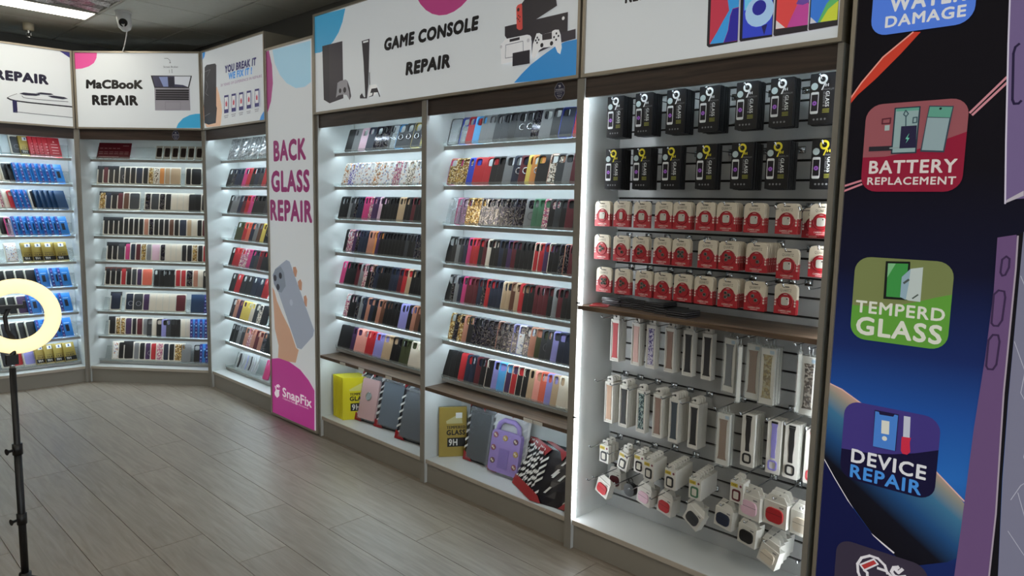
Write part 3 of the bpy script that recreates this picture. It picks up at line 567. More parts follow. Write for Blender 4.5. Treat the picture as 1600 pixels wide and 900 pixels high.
for i in range(nx+1):
    for j in range(ny+1): bx.v.append((x0+.02+(x1-x0-.04)*i/nx, y0+.02+(y1-y0-.04)*j/ny, ZC+random.uniform(-.006, .010)))
for i in range(nx):
    for j in range(ny): q = i*(ny+1)+j; bx.f.append((q, q+1, q+ny+2, q+ny+1)); bx.m.append(0)
pr_ = obj('ceiling_panel', None, None, (0, 0, 0))
part('crinkled_sheet', bx, m_prism, pr_); part('panel_trim', MB().box(x1-.025, x1-.004, y0, y1, ZC-.005, ZC+.01).box(x0, x1, y0+.003, y0+.022, ZC-.005, ZC+.01), m_trim, pr_)
tag(pr_, 'unlit crinkled prismatic plastic ceiling panel beside the lit lamp', 'ceiling panel')

structure('wall_right', MB().box(XW, XW+.1, YR, YW+.1, -.06, ZC+.08), m_wallpaint)
structure('wall_back', MB().box(XL-.1, XW, YW, YW+.1, -.06, ZC+.08), m_wallpaint)
structure('wall_left', MB().box(XL-.1, XL, YR, YW, -.06, ZC+.08), m_wallwhite)
structure('wall_front', MB().box(XL, XW, YR-.1, YR, -.06, .35).box(XL, XW, YR-.1, YR, 2.55, ZC+.08).box(XL, XL+.3, YR-.1, YR, .35, 2.55).box(XW-.3, XW, YR-.1, YR, .35, 2.55), m_wallwhite)
wn = structure('added_window_1', MB().box(XL+.3, XW-.3, YR-.06, YR-.04, .35, .40).box(XL+.3, XW-.3, YR-.06, YR-.04, 2.50, 2.55), m_frame)  # unseen storefront window, added behind the camera to let in brightening daylight
for k in range(5):
    xk = XL+.3+(XW-XL-.6)*k/4; part('mullion', MB().box(xk-.03, xk+.03, YR-.07, YR-.03, .35, 2.55), m_frame, wn)
    if k < 4: part('pane', MB().box(xk+.03, xk+(XW-XL-.6)/4-.03, YR-.052, YR-.048, .40, 2.50), clear('added_window_glass', (.97, .98, .98), .04, .02), wn)

# security camera
r = obj('security_camera', None, None, (1.80, 5.62, ZC))
part('mount', MB().tube([(0, 0, 0), (0, 0, -.012)], .055, 20), mat('cam_white', 'd8d8d6', .4), r)
part('body', MB().tube([(0, 0, -.01), (0, 0, -.05), (.005, -.01, -.10), (.008, -.018, -.125), (.01, -.02, -.135)], [.05, .048, .044, .03, .008], 20), MATS['cam_white'], r, True)
fc = part('lens_face', MB().tube([(-.0, -.0, 0), (-.0, -.016, 0)], .028, 18), mat('cam_black', '08080a', .15), r); fc.location = (-.012, -.033, -.082); fc.rotation_euler = (.25, 0, -.55)
part('lens', MB().tube([(0, -.016, 0), (0, -.019, 0)], .011, 14), mat('lens_glass', '20222c', .08), fc)
cb = []
p0, p1 = Vector((.03, .02, -.1)), Vector((.19, .72, -.17))
for i in range(13):
    t = i/12; q = p0.lerp(p1, t); q.z -= .05*math.sin(math.pi*t); cb.append(q)
part('cable', MB().tube(cb, .004, 6), MATS['cam_white'], r)
tag(r, 'white dome security camera with black lens under the ceiling', 'camera')
# sprinkler
r = obj('fire_sprinkler', None, None, (1.43, 6.57, ZC))
part('cup', MB().tube([(0, 0, 0), (0, 0, -.055)], [.038, .036], 18), mat('cream_plastic', 'c8bfa8', .5), r, True)
part('head', MB().tube([(0, 0, -.05), (0, 0, -.075)], .014, 12).tube([(-.014, 0, -.07), (-.016, 0, -.09), (0, 0, -.105)], .003, 6).tube([(.014, 0, -.07), (.016, 0, -.09), (0, 0, -.105)], .003, 6), m_chrome, r)
part('deflector', MB().tube([(0, 0, -.104), (0, 0, -.107)], .02, 14), m_chrome, r)
tag(r, 'small chrome fire sprinkler head in cream cup on ceiling', 'sprinkler')

# ================================================================ cabinets
ZS = [1.803-.2055*i for i in range(9)]
ZSB, ZST = 2.024, 2.612
m_holder = mat('label_holder', 'cfcac0', .3)
LOC = {}
def cabinet(key, F, u0, u1, label, nrows, wood_shelf, led_top=True, slat=False):
    r = F.root('display_cabinet', u0, 0, 0); w = u1-u0; t = .018
    tag(r, label, 'display cabinet', 'lit wall display cabinets'); LOC[key] = (F, u0, u1)
    for x in (0, w-t):
        s = part('side_panel', MB().box(x, x+t, .004, .295, 0, ZSB-.002), m_white, r)
        part('edge_trim', MB().box(x, x+t, 0, .004, 0, ZSB-.002), m_edge, s)
    if not slat: part('back_panel', MB().box(t, w-t, .262, .276, .13, ZSB-.002), m_white, r)
    d = part('deck', MB().box(t, w-t, .014, .262, .112, .13), m_white, r); part('deck_edge', MB().box(t, w-t, .010, .014, .110, .1305), m_deckedge, d)
    part('plinth', MB().box(t, w-t, .022, .036, 0, .112), m_plinth, r)
    part('valance', MB().box(t, w-t, .010, .026, 1.945, ZSB-.002), m_walnut, r)
    def led(parent, x0, x1, n, z, tilt=0):
        part('led_strip', MB().box(x0, x1, n, n+.008, z-.004, z), m_ledsoft if key == 'B' else m_led, parent)
    if led_top:
        ch = part('led_channel', MB().box(t, w-t, .03, .048, 1.975, 1.990), m_rail, r); led(ch, t+.02, w-t-.02, .034, 1.974)
    for i in range(nrows):
        z = ZS[i]
        a, b = t+.004, w-t-.004
        tr = part('shelf_tray', MB().box(a, b, .115, .19, z-.005, z).add([(a, .187, z), (b, .187, z), (b, .191, z), (a, .191, z), (a, .222, z+.10), (b, .222, z+.10), (b, .226, z+.10), (a, .226, z+.10)],
             [(0, 1, 5, 4), (3, 2, 6, 7), (4, 5, 6, 7), (0, 3, 7, 4), (1, 2, 6, 5)]), m_acrylic, r)
        part('front_lip', MB().box(a, b, .112, .115, z-.005, z+.014), m_acrylic, tr)
        part('rail', MB().box(a, b, .118, .134, z-.024, z-.0055), m_rail, tr)
        if i < nrows-1: led(tr, a+.01, b-.01, .150, z-.012)
    if wood_shelf:
        ws = part('wood_shelf', MB().box(t+.001, w-t-.001, .004, .262, .513, .531), m_shelfwood, r)
        for x in wood_shelf: part('label_holder', MB().box(x, x+.055, .001, .004, .512, .528), m_holder, ws)
        ch = part('led_channel', MB().box(t+.02, w-t-.02, .05, .066, .502, .512), m_rail, r); led(ch, t+.03, w-t-.03, .054, .501)
    return r
cabC = cabinet('C', FM, 0.0, 1.021, 'shelved display cabinet between the corner bay and the pink panel', 9, None)
cab1 = cabinet('1', FM, 1.645, 2.6985, 'left display cabinet under the console sign, next to pink panel', 7, [.25, .45, .72])
cab2 = cabinet('2', FM, 2.6985, 3.7189, 'right display cabinet under the console sign, beside the hook wall', 7, [.74, .80])
cabB = cabinet('B', FB, 0.0, 1.029, 'corner display cabinet under the laptop sign, full of boxed cases', 9, None, False)
cabA = cabinet('A', FA, 0.0, 1.03, 'leftmost display cabinet behind the ring light', 9, None)
# hook wall
cab3 = cabinet('3', FM, 3.7189, 4.757, 'hook wall cabinet with slatted back and hanging packets', 0, None, True, True)
w3 = 4.757-3.7189
part('groove_board', MB().box(.018, w3-.018, .270, .28, .13, ZSB-.002), m_groove, cab3)
gz = [1.966-.0709*k for k in range(27)]; edges = [2.02]+[z for z in gz if z > .14]+[.131]
slm = {}
for a, b in zip(edges[:-1], edges[1:]):
    zt = a-(.0045 if a < 2.0 else 0); zb = b+(.0045 if b > .14 else 0); h = round(zt-zb, 4)
    if h not in slm: slm[h] = MB().box(.018, w3-.018, .260, .272, 0, h).fixn('slat', [m_slat])
    obj('slat', slm[h], cab3, (0, 0, zb))
ws = part('wood_shelf', MB().box(.019, w3-.019, .004, .262, 1.067, 1.085), m_shelfwood, cab3)
part('led_tube', MB().box(.0185, .026, .008, .022, .14, 1.935), m_ledtube, cab3)
part('led_tube', MB().box(w3-.026, w3-.0185, .044, .058, .14, 1.06), m_ledtube, cab3); part('led_tube', MB().box(w3-.026, w3-.0185, .044, .058, 1.09, 1.935), m_ledtube, cab3)
for zc in (1.098, .60):
    part('screw_cap', MB().box(.012, .03, -.002, .006, zc-.006, zc), m_black, cab3)

# round warning decals on the valances
m_navy = mat('decal_navy', '1b1c40', .4); m_decal = mat('decal_white', 'b8b8c4', .5)
def decal(F, u, z, label):
    r = F.root('warning_sticker', u, .0095, z); k = .037
    oc = [(k*.8*math.cos(math.pi/8+math.pi/4*i), k*math.sin(math.pi/8+math.pi/4*i)) for i in range(8)]
    part('sticker', MB().prism(oc, -.0006, .0004), m_navy, r)
    mb = MB()
    for i in range(8):
        a, b = oc[i], oc[(i+1) % 8]; s = .95; mb.poly([a, b, (b[0]*s, b[1]*s), (a[0]*s, a[1]*s)], -.001)
    mb.poly([(-.027, -.003), (.027, -.003), (.027, -.0015), (-.027, -.0015)], -.001)
    mb.poly([(-.009, .024), (.006, .024), (.006, .014), (.0, .016), (-.004, .010), (-.004, .018)], -.001)
    add_text(mb, 'WARNING', -.022, .001, .044, .008, -.001, .02); add_text(mb, 'PROTECTED', -.015, -.012, .03, .005, -.001, .01)
    mb.poly([(-.014, -.019), (.014, -.019), (.014, -.017), (-.014, -.017)], -.001); mb.poly([(-.010, -.025), (.010, -.025), (.010, -.023), (-.010, -.023)], -.001)
    part('lettering', mb, m_decal, r); tag(r, label, 'sticker')
decal(FM, 3.597, 1.985, 'octagonal navy warning sticker on dark strip under the console sign')
decal(FB, .80, 1.985, 'octagonal navy warning sticker on dark strip under the laptop sign')

# ================================================================ lit signs
def sign(name, F, u0, u1, z0, z1, label, depth, face_col='ced3d6', cat='sign', fr=.013, emis=None, face_mat=None, box_m=None):
    r = F.root(name, u0, 0, z0); w, h = u1-u0, z1-z0; e = SIGN_E if emis is None else emis
    part('light_box', MB().box(0, w, .004, depth, 0, h), box_m or m_boxside, r)
    for nm, q in (('frame_bar', (0, w, 0, fr)), ('frame_bar', (0, w, h-fr, h)), ('frame_bar', (0, fr, fr, h-fr)), ('frame_bar', (w-fr, w, fr, h-fr))):
        part(nm, MB().box(q[0], q[1], -.010, .004, q[2], q[3]), m_frame, r)
    f = part('sign_face', MB().box(fr, w-fr, -.001, .004, fr, h-fr), face_mat or mat('face_'+face_col+str(e), face_col, .35, emis=e), r)
    tag(r, label, cat); SG[name] = (r, u0, z0, u0+fr, u1-fr, z0+fr, z1-fr, e, [0]); return r
SG = {}
sg = {}
sg['game'] = sign('lightbox_sign', FM, 1.640, 3.712, ZSB, ZST, 'long white sign reading GAME CONSOLE REPAIR above two cabinets', .29); sg['game'] = SG['lightbox_sign']
sign('lightbox_sign', FM, 3.724, 4.752, ZSB, ZST, 'white sign with four colourful tablets above the hook wall', .29); sg['tablet'] = SG['lightbox_sign']
sign('lightbox_sign', FM, 0.006, 1.018, ZSB, ZST, 'white sign reading YOU BREAK IT WE FIX IT with cracked phone', .29); sg['break_fix'] = SG['lightbox_sign']
sign('lightbox_sign', FB, 0.006, 1.023, ZSB, ZST, 'white corner sign with a printed laptop and a pink corner', .22); sg['laptop'] = SG['lightbox_sign']
sign('lightbox_sign', FA, 0.0, 1.022, ZSB, ZST, 'leftmost white sign reading REPAIR with a printed phone camera', .22); sg['phone_repair'] = SG['lightbox_sign']
sign('lightbox_pillar', FM, 1.0255, 1.640, .010, 2.495, 'tall narrow white and magenta lit sign reading BACK GLASS REPAIR', .14, emis=SIGN_E*.95, fr=.014); sg['back_glass'] = SG['lightbox_pillar']
POS_E = .62
m_poster = zgrad('poster_night', [(0.0, '14183c'), (.45, '1b2a60'), (.70, '2a68b4'), (.88, '23509a'), (1.05, '1c2c60'), (1.30, '15162c'), (1.6, '131118'), (2.55, '151214')], POS_E, None, .35)
sign('lightbox_poster', FM, 4.779, 6.0, .03, ZST, 'dark poster of phones with coloured repair service badges', .10, emis=POS_E, fr=.012, face_mat=m_poster); sg['services'] = SG['lightbox_poster']
m_band = zgrad('poster_band', [(.48, '131219'), (.57, '15151e'), (.64, '234a78'), (.71, '3f7090'), (.755, '8a8a80'), (.80, 'd0a088')], POS_E, (.55, 0, .835), .35)

def clip(pts, u0, u1, z0, z1):
    def cut(P, ins, inter):
        O = []
        for i in range(len(P)):
            a, b = P[i-1], P[i]
            if ins(b):
                if not ins(a): O.append(inter(a, b))
                O.append(b)
            elif ins(a): O.append(inter(a, b))
        return O
    ix = lambda X: (lambda a, b: (X, a[1]+(b[1]-a[1])*(X-a[0])/(b[0]-a[0])))
    iz = lambda Z: (lambda a, b: (a[0]+(b[0]-a[0])*(Z-a[1])/(b[1]-a[1]), Z))
    for ins, it in ((lambda p: p[0] >= u0, ix(u0)), (lambda p: p[0] <= u1, ix(u1)), (lambda p: p[1] >= z0, iz(z0)), (lambda p: p[1] <= z1, iz(z1))):
        if len(pts) < 3: return []
        pts = cut(pts, ins, it)
    return pts
def ink(col, e):
    if col == 'grad_streak': return m_band
    c = lin(col); k = .35 if e == POS_E else 1.0
    return mat('ink_%s_%.2f' % (col, e), tuple(x*k for x in c), .4 if k == 1 else .6, emis=e, ecol=c, spec=.5 if k == 1 else .12)
# draw the phones' edges of the poster before its badges
BACKN = ('printed_phone_edge', 'printed_phone_bezel', 'printed_cracked_glass', 'printed_phone_edge_light', 'printed_button', 'printed_crack', 'printed_wave', 'printed_band', 'printed_band_edge', 'printed_background', 'printed_streak')
LASTP = [q for q in PRINTS if q[1] == 'services' and q[2] in BACKN]
ORDER = [q for q in PRINTS if q not in LASTP]
pi_ = next(i for i, q in enumerate(ORDER) if q[1] == 'services')
for q in ORDER[:pi_]+LASTP+ORDER[pi_:]:
    kind, pn, nm, col = q[:4]; r, uo, zo, a0, a1, b0, b1, e, cnt = sg[pn]
    cnt[0] += 1; y = -.0016-.00022*cnt[0]; mb = MB()
    if kind in 'PC':
        pts = q[4] if kind == 'P' else circle(q[4][0], q[4][1], q[5], 18)
        pts = clip(list(pts), a0, a1, b0, b1)
        if len(pts) < 3: continue
        mb.poly([(a-uo, b-zo) for a, b in pts], y)
    elif kind == 'L':
        P = q[4]; h = q[5]/2
        for a, b in zip(P[:-1], P[1:]):
            d = math.hypot(b[0]-a[0], b[1]-a[1]) or 1e-6; tx, tz = (b[0]-a[0])/d, (b[1]-a[1])/d
            a_ = (a[0]-tx*h*.6, a[1]-tz*h*.6); b_ = (b[0]+tx*h*.6, b[1]+tz*h*.6)
            pts = clip([(a_[0]+tz*h, a_[1]-tx*h), (b_[0]+tz*h, b_[1]-tx*h), (b_[0]-tz*h, b_[1]+tx*h), (a_[0]-tz*h, a_[1]+tx*h)], a0, a1, b0, b1)
            if len(pts) >= 3: mb.poly([(x-uo, z-zo) for x, z in pts], y)
        if not mb.v: continue
    elif kind == 'T':
        add_text(mb, nm, q[4][0]-uo, q[4][1]-zo, q[5], q[6], y, q[7], q[8]); nm = 'lettering'
        mb.v = [(max(a0-uo, x), yy, min(b1-zo, z)) for x, yy, z in mb.v]
    elif kind == 'R':
        x0, z0, x1, z1 = q[4]; rr = rrect(x0, z0, x1, z1, q[5], 6); rr = clip(rr, a0, a1, b0, b1)
        mb.poly([(a-uo, b-zo) for a, b in rr], y)
        b = part('printed_badge', mb, ink(col, e), r); cnt[0] += 1
        if q[7]:
            mb = MB(); low = clip(rrect(x0, z0, x1, z1, q[5], 6), a0, a1, b0, b1); cv = q[7]
            zc = lambda u: next((c[1]+(d[1]-c[1])*(u-c[0])/(d[0]-c[0]) for c, d in zip(cv[:-1], cv[1:]) if c[0]-1e-6 <= u <= d[0]+1e-6), cv[0][1] if u < cv[0][0] else cv[-1][1])
            bot = sorted([p for p in low if p[1] < zc(p[0])], key=lambda p: p[0])
            ptl = [(x0, zc(x0))]+[(u, z) for u, z in cv if x0 < u < x1]+[(x1, zc(x1))]
            ring = [p for p in low if p[1] < min(zc(x0), zc(x1), zc((x0+x1)/2))]
            ring = sorted(ring, key=lambda p: math.atan2(p[1]-z1, p[0]-(x0+x1)/2))
            mb.poly([(a-uo, b_-zo) for a, b_ in ptl[::-1]+ring], y-.0002)
            part('badge_shade', mb, ink(q[6], e), r)
        continue
    part(nm, mb, ink(col, e), r)
# ================================================================ phone cases
CW, CH, CT = .074, .150, .0095
def shell(hole, name, rw=.0018):
    """one phone case: bevelled plate with a real camera opening"""
    out0 = rrect(0, 0, CW, CH, .011, 4); ins0 = rrect(rw, rw, CW-rw, CH-rw, max(.004, .0113-rw), 4); mb = MB(); F = []; M_ = []
    def cast(P, c, a):
        d = (math.cos(a), math.sin(a)); best = None
        for i in range(len(P)):
            p, q = P[i-1], P[i]; e = (q[0]-p[0], q[1]-p[1]); det = e[0]*d[1]-e[1]*d[0]
            if abs(det) < 1e-12: continue
            w_ = (p[0]-c[0], p[1]-c[1]); t = (e[0]*w_[1]-e[1]*w_[0])/det; s_ = (d[0]*w_[1]-d[1]*w_[0])/det
            if t > 0 and -1e-6 <= s_ <= 1+1e-6: best = (c[0]+t*d[0], c[1]+t*d[1])
        return best
    if hole:
        x0, z0, x1, z1, rr = hole; c = ((x0+x1)/2, (z0+z1)/2); hp = rrect(x0, z0, x1, z1, rr, 3)
        an = sorted({round(math.atan2(z-c[1], x-c[0]), 4) for x, z in out0+hp})
        out = [cast(out0, c, a) for a in an]; ins = [cast(ins0, c, a) for a in an]; H = [cast(hp, c, a) for a in an]
    else: out, ins = out0, ins0
    n = len(out)
    V = [(x, CT, z) for x, z in out]+[(x, .002, z) for x, z in out]+[(x, 0, z) for x, z in ins]
    for i in range(n):
        j = (i+1) % n; F += [(i, j, n+j, n+i), (n+i, n+j, 2*n+j, 2*n+i)]; M_ += [1, 1]
    if hole:
        V += [(x, 0, z) for x, z in H]+[(x, CT, z) for x, z in H]
        for i in range(n):
            j = (i+1) % n; F += [(2*n+i, 2*n+j, 3*n+j, 3*n+i), (3*n+i, 3*n+j, 4*n+j, 4*n+i), (4*n+i, 4*n+j, j, i)]; M_ += [0, 1, 0]
    else:
        F += [tuple(range(2*n, 3*n)), tuple(reversed(range(n)))]; M_ += [0, 0]
    mb.v, mb.f, mb.m = V, F, M_
    me = mb.mesh(name, [None, None])
    bm = bmesh.new(); bm.from_mesh(me); bmesh.ops.remove_doubles(bm, verts=bm.verts, dist=1e-6); bmesh.ops.dissolve_degenerate(bm, dist=1e-6, edges=bm.edges); bmesh.ops.recalc_face_normals(bm, faces=bm.faces); bm.to_mesh(me); bm.free()
    return me
ME_CASE = {'S': shell((.006, .104, .040, .142, .010), 'phone_case'), 'V': shell((.007, .104, .026, .143, .009), 'phone_case'), 'L': shell((.012, .098, .052, .142, .014), 'phone_case'), 'W': shell(None, 'phone_case')}
for k_ in 'SVLW': ME_CASE[k_+'x'] = shell({'S': (.006, .104, .040, .142, .010), 'V': (.007, .104, .026, .143, .009), 'L': (.012, .098, .052, .142, .014), 'W': None}[k_], 'phone_case', .0042)
ME_RING = MB().torus((.037, -.003, .068), .015, .0028, 'y', 18, 6).fixn('ring_grip', [m_chrome], True)
ME_MAG = MB().torus((.037, -.0004, .062), .019, .0014, 'y', 22, 4).fixn('magnet_ring', [mat('magnet_grey', '55555a', .4)])
CC = {  # code: (word, hex, roughness)
 'k': ('black', '121215', .45), 'c': ('charcoal', '34363a', .5), 'g': ('grey', '77787a', .5), 'n': ('navy blue', '1c2438', .5), 'b': ('cobalt blue', '2a3fae', .45),
 's': ('sky blue', '4f9fd8', .5), 'r': ('red', 'b0252c', .5), 'd': ('maroon', '561822', .5), 'p': ('hot pink', 'c03a74', .5), 'f': ('salmon pink', 'e0988c', .5),
 'o': ('coral', 'd4644e', .5), 'v': ('dark purple', '41284e', .5), 'l': ('lavender', '8c88c4', .5), 't': ('tan', 'b49a7c', .5), 'y': ('yellow', 'd8c05c', .45),
 'e': ('olive green', '3c4228', .5), 'w': ('cream', 'd2c8b8', .4), 'm': ('brown', '5e3a2a', .5), 'q': ('rose gold', 'b07a66', .35), 'u': ('green', '3f6a50', .45),
 'i': ('pale pink', 'd8b4c4', .45), 'j': ('amber', 'd08a4a', .4)}
for k, (w_, h_, ro) in CC.items(): mat('case_'+k, h_, ro, noise=.06, nscale=90)
clear('case_h', (.93, .94, .95), .2, .1, 'cfd4d8'); clear('case_hp', (.97, .88, .94), .2, .1, 'e0c0d4'); clear('case_hv', (.8, .8, .95), .3, .1, '9aa0e0')
speckle('case_z', ['8a6a3a', 'c8a860', '5c4628', 'e8dcb8', 'a0784a'], 170, .4, .3); speckle('case_x', ['14141a', '1c1b22', '18161e', '2c2836', '8a8478', '3a3450', '17151c', '1a1a22', '4a4654'], 22, .35, .15, 'NOISE')
speckle('case_a', ['e8e4e0', 'e4e6e8', 'e6e2dc', '9aa0b8', 'e4e0e0', 'e8e4e0', 'c09888', 'dfe2e4', 'e4e4e4'], 110, 0, .25); speckle('case_A', ['e8e4e0', '8d86c0', 'd8d4e4', '6a60a0', 'e4e0e0'], 140, 0, .25)
speckle('case_O', ['e8e2da', 'cf8a58', 'e4dccf', '8a6a50', 'e8e4e0'], 140, 0, .25); speckle('case_E', ['e4ddd0', 'e4ddd0', '2a2622', 'e8e2d8', '8a745c'], 190, 0, .3); speckle('case_P', ['c8788c', 'e0c0b8', '9a4a70', 'd8d0c8', 'b08898'], 160, .1, .25)
CN = {'h': 'clear', 'hp': 'clear pink', 'hv': 'clear violet', 'z': 'gold glitter', 'x': 'dark marbled', 'a': 'floral printed', 'A': 'violet floral', 'O': 'orange printed', 'E': 'leopard printed', 'P': 'pink printed'}
for k in CC: CN[k] = CC[k][0]
m_rimlight = mat('rim_light', 'cfc8bc', .35)
BAYN = {'1': 'left bay under console sign', '2': 'right bay under console sign', 'C': 'bay beside magenta sign', 'B': 'corner bay', 'A': 'ring light bay'}
GRP = {'1': 'phone cases in the left console bay', '2': 'phone cases in the right console bay', 'C': 'phone cases beside the magenta panel', 'B': 'packs in the corner bay', 'A': 'packs behind the ring light'}
LEAN = math.radians(20)
# packs with a window
BWD, BHT, BTH = .082, .158, .013
ME_BOX = MB().box(0, BWD, 0, BTH, 0, BHT).fixn('case_pack', [None])
ME_WIN = MB().prism(rrect(.008, .014, BWD-.004, BHT-.010, .010, 3), -.0012, .0002).fixn('window', [None])
ME_WIN2 = MB().prism(rrect(.011, .030, BWD-.008, BHT-.036, .008, 3), -.0012, .0002).fixn('window', [None])
ME_HEAD = MB().box(-.001, BWD+.001, -.0008, BTH+.0005, BHT-.030, BHT+.002).fixn('header', [None])
ME_MAGB = MB().torus((.044, -.0016, .066), .018, .0016, 'y', 20, 4).fixn('magnet_ring', [mat('magnet_pale', '9a9aa4', .4)])
ME_GLASSP = MB().box(0, BWD+.006, 0, .016, 0, BHT).fixn('screen_pack', [None])
def gold_print():
    mb = MB(); w, h = BWD+.006, BHT; y = -.0006
    mb.poly([(0, .012), (w, .012), (w, .045), (0, .045)], y, 0); mb.poly([(w*.3, h-.038), (w*.75, h-.038), (w*.75, h-.010), (w*.3, h-.010)], y, 1); mb.poly([(w*.46, h-.032), (w*.58, h-.032), (w*.58, h-.014), (w*.46, h-.014)], y-.0002, 2)
    add_text(mb, '9H', .012, .020, .032, .018, y-.0003, .02, 0, 1); add_text(mb, 'GLASS', .012, .050, .062, .014, y, .03, 0, 0); add_text(mb, 'TEMPERED', .012, .070, .062, .006, y, .02, 0, 0)
    return mb.mesh('front_print', [mat('print_black', '141210', .5), mat('print_white', 'd8d8d4', .5), mat('print_blue', '3a4a80', .5)])
ME_GOLDP = gold_print()
def blue_print():
    mb = MB(); w, h = BWD+.006, BHT; y = -.0006
    mb.poly([(0, 0), (.020, 0), (.020, h), (0, h)], y, 0); mb.poly([(.036, .045), (.062, .045), (.062, .100), (.036, .100)], y, 1); mb.poly([(.03, .112), (.072, .112), (.072, .118), (.03, .118)], y, 2)
    for k in range(5): mb.poly(circle(.010, .02+k*.028, .006, 8), y-.0002, 2 if k % 2 else 3)
    return mb.mesh('front_print', [mat('print_indigo', '2a2f78', .4), mat('print_ink', '141a2c', .4), mat('print_pale', '9cc4ec', .4), mat('print_violet', '7a6ab0', .4)])
ME_BLUEP = blue_print()
def red_print():
    mb = MB(); y = -.0006
    mb.poly([(.036, .118), (.044, .135), (.052, .118)], y, 0)
    for k, (a, b) in enumerate(((.10, .105), (.075, .081), (.05, .055), (.028, .033))): mb.poly([(.02, a), (.07, a), (.07, b), (.02, b)], y, 0)
    return mb.mesh('front_print', [mat('print_pink', 'e8b8b4', .5)])
ME_REDP = red_print()
m_cream = mat('pack_cream', 'c9c4b8', .45, noise=.04, nscale=60); m_head = mat('pack_header', '15161c', .35); m_headr = mat('pack_header_rust', '4a241a', .4)
m_gold = mat('pack_gold', 'a08a44', .35, .35, noise=.08, nscale=20); m_bluep = mat('pack_blue', '2a78c4', .3, noise=.05, nscale=20); m_redp = mat('pack_red', 'b02430', .4); m_navyp = mat('pack_navy', '1c3a5c', .35)
m_pale = mat('pack_pale', 'b8c4c8', .3, noise=.05, nscale=30)
def oslots(o, ms):
    for s, m_ in zip(o.material_slots, ms): s.link = 'OBJECT'; s.material = m_
def row(key, i, start, toks, end=None, nfront=.125):
    F, u0, u1 = LOC[key]; w = u1-u0
    T = []
    for t in toks.split():
        wt = 1.0
        if ':' in t: t, x = t.split(':'); wt = float(x)
        T.append((t, wt))
    end = (w-.021) if end is None else end
    width = BWD+.006 if key in 'AB' else CW
    tot = sum(x for _, x in T[:-1]) or 1
    unit = (end-width-start)/tot; th = BTH if key in 'AB' else CT
    if key == 'A': th = .0165
    yaw = math.asin(min(.62, (th+.0012)/max(unit, .008)))
    u = start; cnt = 0
    for t, wt in T:
        cu = u; u += wt*unit
        if t == '_': continue
        cnt += 1; rim = None
        if '/' in t: t, rim = t.split('/')
        where = '%s from left, %s shelf, %s' % (ordn(cnt), ordn(i+1), BAYN[key])
        jl = random.uniform(-.012, .012); jz = .0012
        def place(nm, me): return F.root(nm, u0+cu, nfront+random.uniform(0, .0006), ZS[i]+jz, yaw, LEAN+jl*.3, me)
        if t[0] in '#@%!~':   # packs
            c = t[1:]
            if t[0] in '#@%':
                o = place('boxed_phone_case', ME_BOX); oslots(o, [m_cream])
                q = obj('window', ME_WIN2 if t[0] == '@' and False else ME_WIN, o); oslots(q, [MATS['case_'+c]])
                if t[0] in '@%': q = obj('header', ME_HEAD, o); oslots(q, [m_head if t[0] == '@' else m_headr])
                if c in 'ncv' and random.random() < .4 and t[0] == '#': obj('magnet_ring', ME_MAGB, o)
                tag(o, '%s case in cream pack%s, %s' % (CN[c].split()[-1] if len(CN[c].split()) > 1 else CN[c], ' with dark header' if t[0] == '@' else ' with rust header' if t[0] == '%' else '', where), 'phone case pack', GRP[key])
            else:
                mm, pm, wd = {'u': (m_bluep, ME_BLUEP, 'blue'), 'g': (m_gold, ME_GOLDP, 'gold'), 'r': (m_redp, ME_REDP, 'red'), 'n': (m_navyp, None, 'dark navy'), 'p': (m_pale, None, 'pale silver')}[c]
                o = place('screen_protector_box', ME_GLASSP); oslots(o, [mm])
                if pm: obj('front_print', pm, o)
                tag(o, '%s screen protector box, %s' % (wd, where), 'screen protector', GRP[key])
        else:
            ty = 'S'
            if len(t) > 1 and t[-1] in 'SVLWRM' and t not in CN: ty = t[-1]; t = t[:-1]
            else: ty = random.choice('SSVL') if t not in 'zaAOEP' else 'S'
            o = place('wallet_case' if ty == 'W' else 'clear_phone_case' if t[0] == 'h' else 'patterned_phone_case' if t in 'xzaAOEP' else 'phone_case', ME_CASE[('L' if ty in 'RM' else ty)+('x' if rim or t in 'xE' else '')])
            if t in 'x' and not rim: rim = random.choice('kkkcnq')
            m0 = MATS['case_'+t]; oslots(o, [m0, MATS['case_'+rim] if rim else m0])
            if ty == 'R': obj('ring_grip', ME_RING, o)
            if ty == 'M': obj('magnet_ring', ME_MAG, o)
            lb = CN[t]+' phone case'+(' with ring grip' if ty == 'R' else '')+(' with %s rim' % CN[rim].split()[-1] if rim and len(CN[rim]) and not ty == 'R' else '')
            L = '%s, %s' % (lb, where)
            if len(L.split()) > 16: L = '%s, %s' % (CN[t]+' phone case', where)
            tag(o, L, 'phone case', GRP[key])
# left console bay
row('1', 0, .115, 'kW g i n x x h/k cR/s cR cR/y h/v h/v', .99)
row('1', 1, .075, 'O A a a a O a a P a:.9 E a _:.6 k m')
row('1', 2, .035, 'k:1.2 k k g c x n n p p P v v i k k k k k t t k k d k k k d k k')
row('1', 3, .09, 'k P P v x n n n q q:1.2 j:.6 v k k k k k k k k c k k x x k c c k')
row('1', 4, .045, 'p:1.2 k k k d g P k x n k k k n n d r t k k k x x w')
row('1', 5, .085, 'P:1.2 k k x g n q n k q m k k k k l l k q m k k k k')
row('1', 6, .03, 'kW:1.2 kW kW v fS:1.7 fS r r lS lS tS tS kS kL eS eS w:1.4 w w w:1.1 k', nfront=.118)
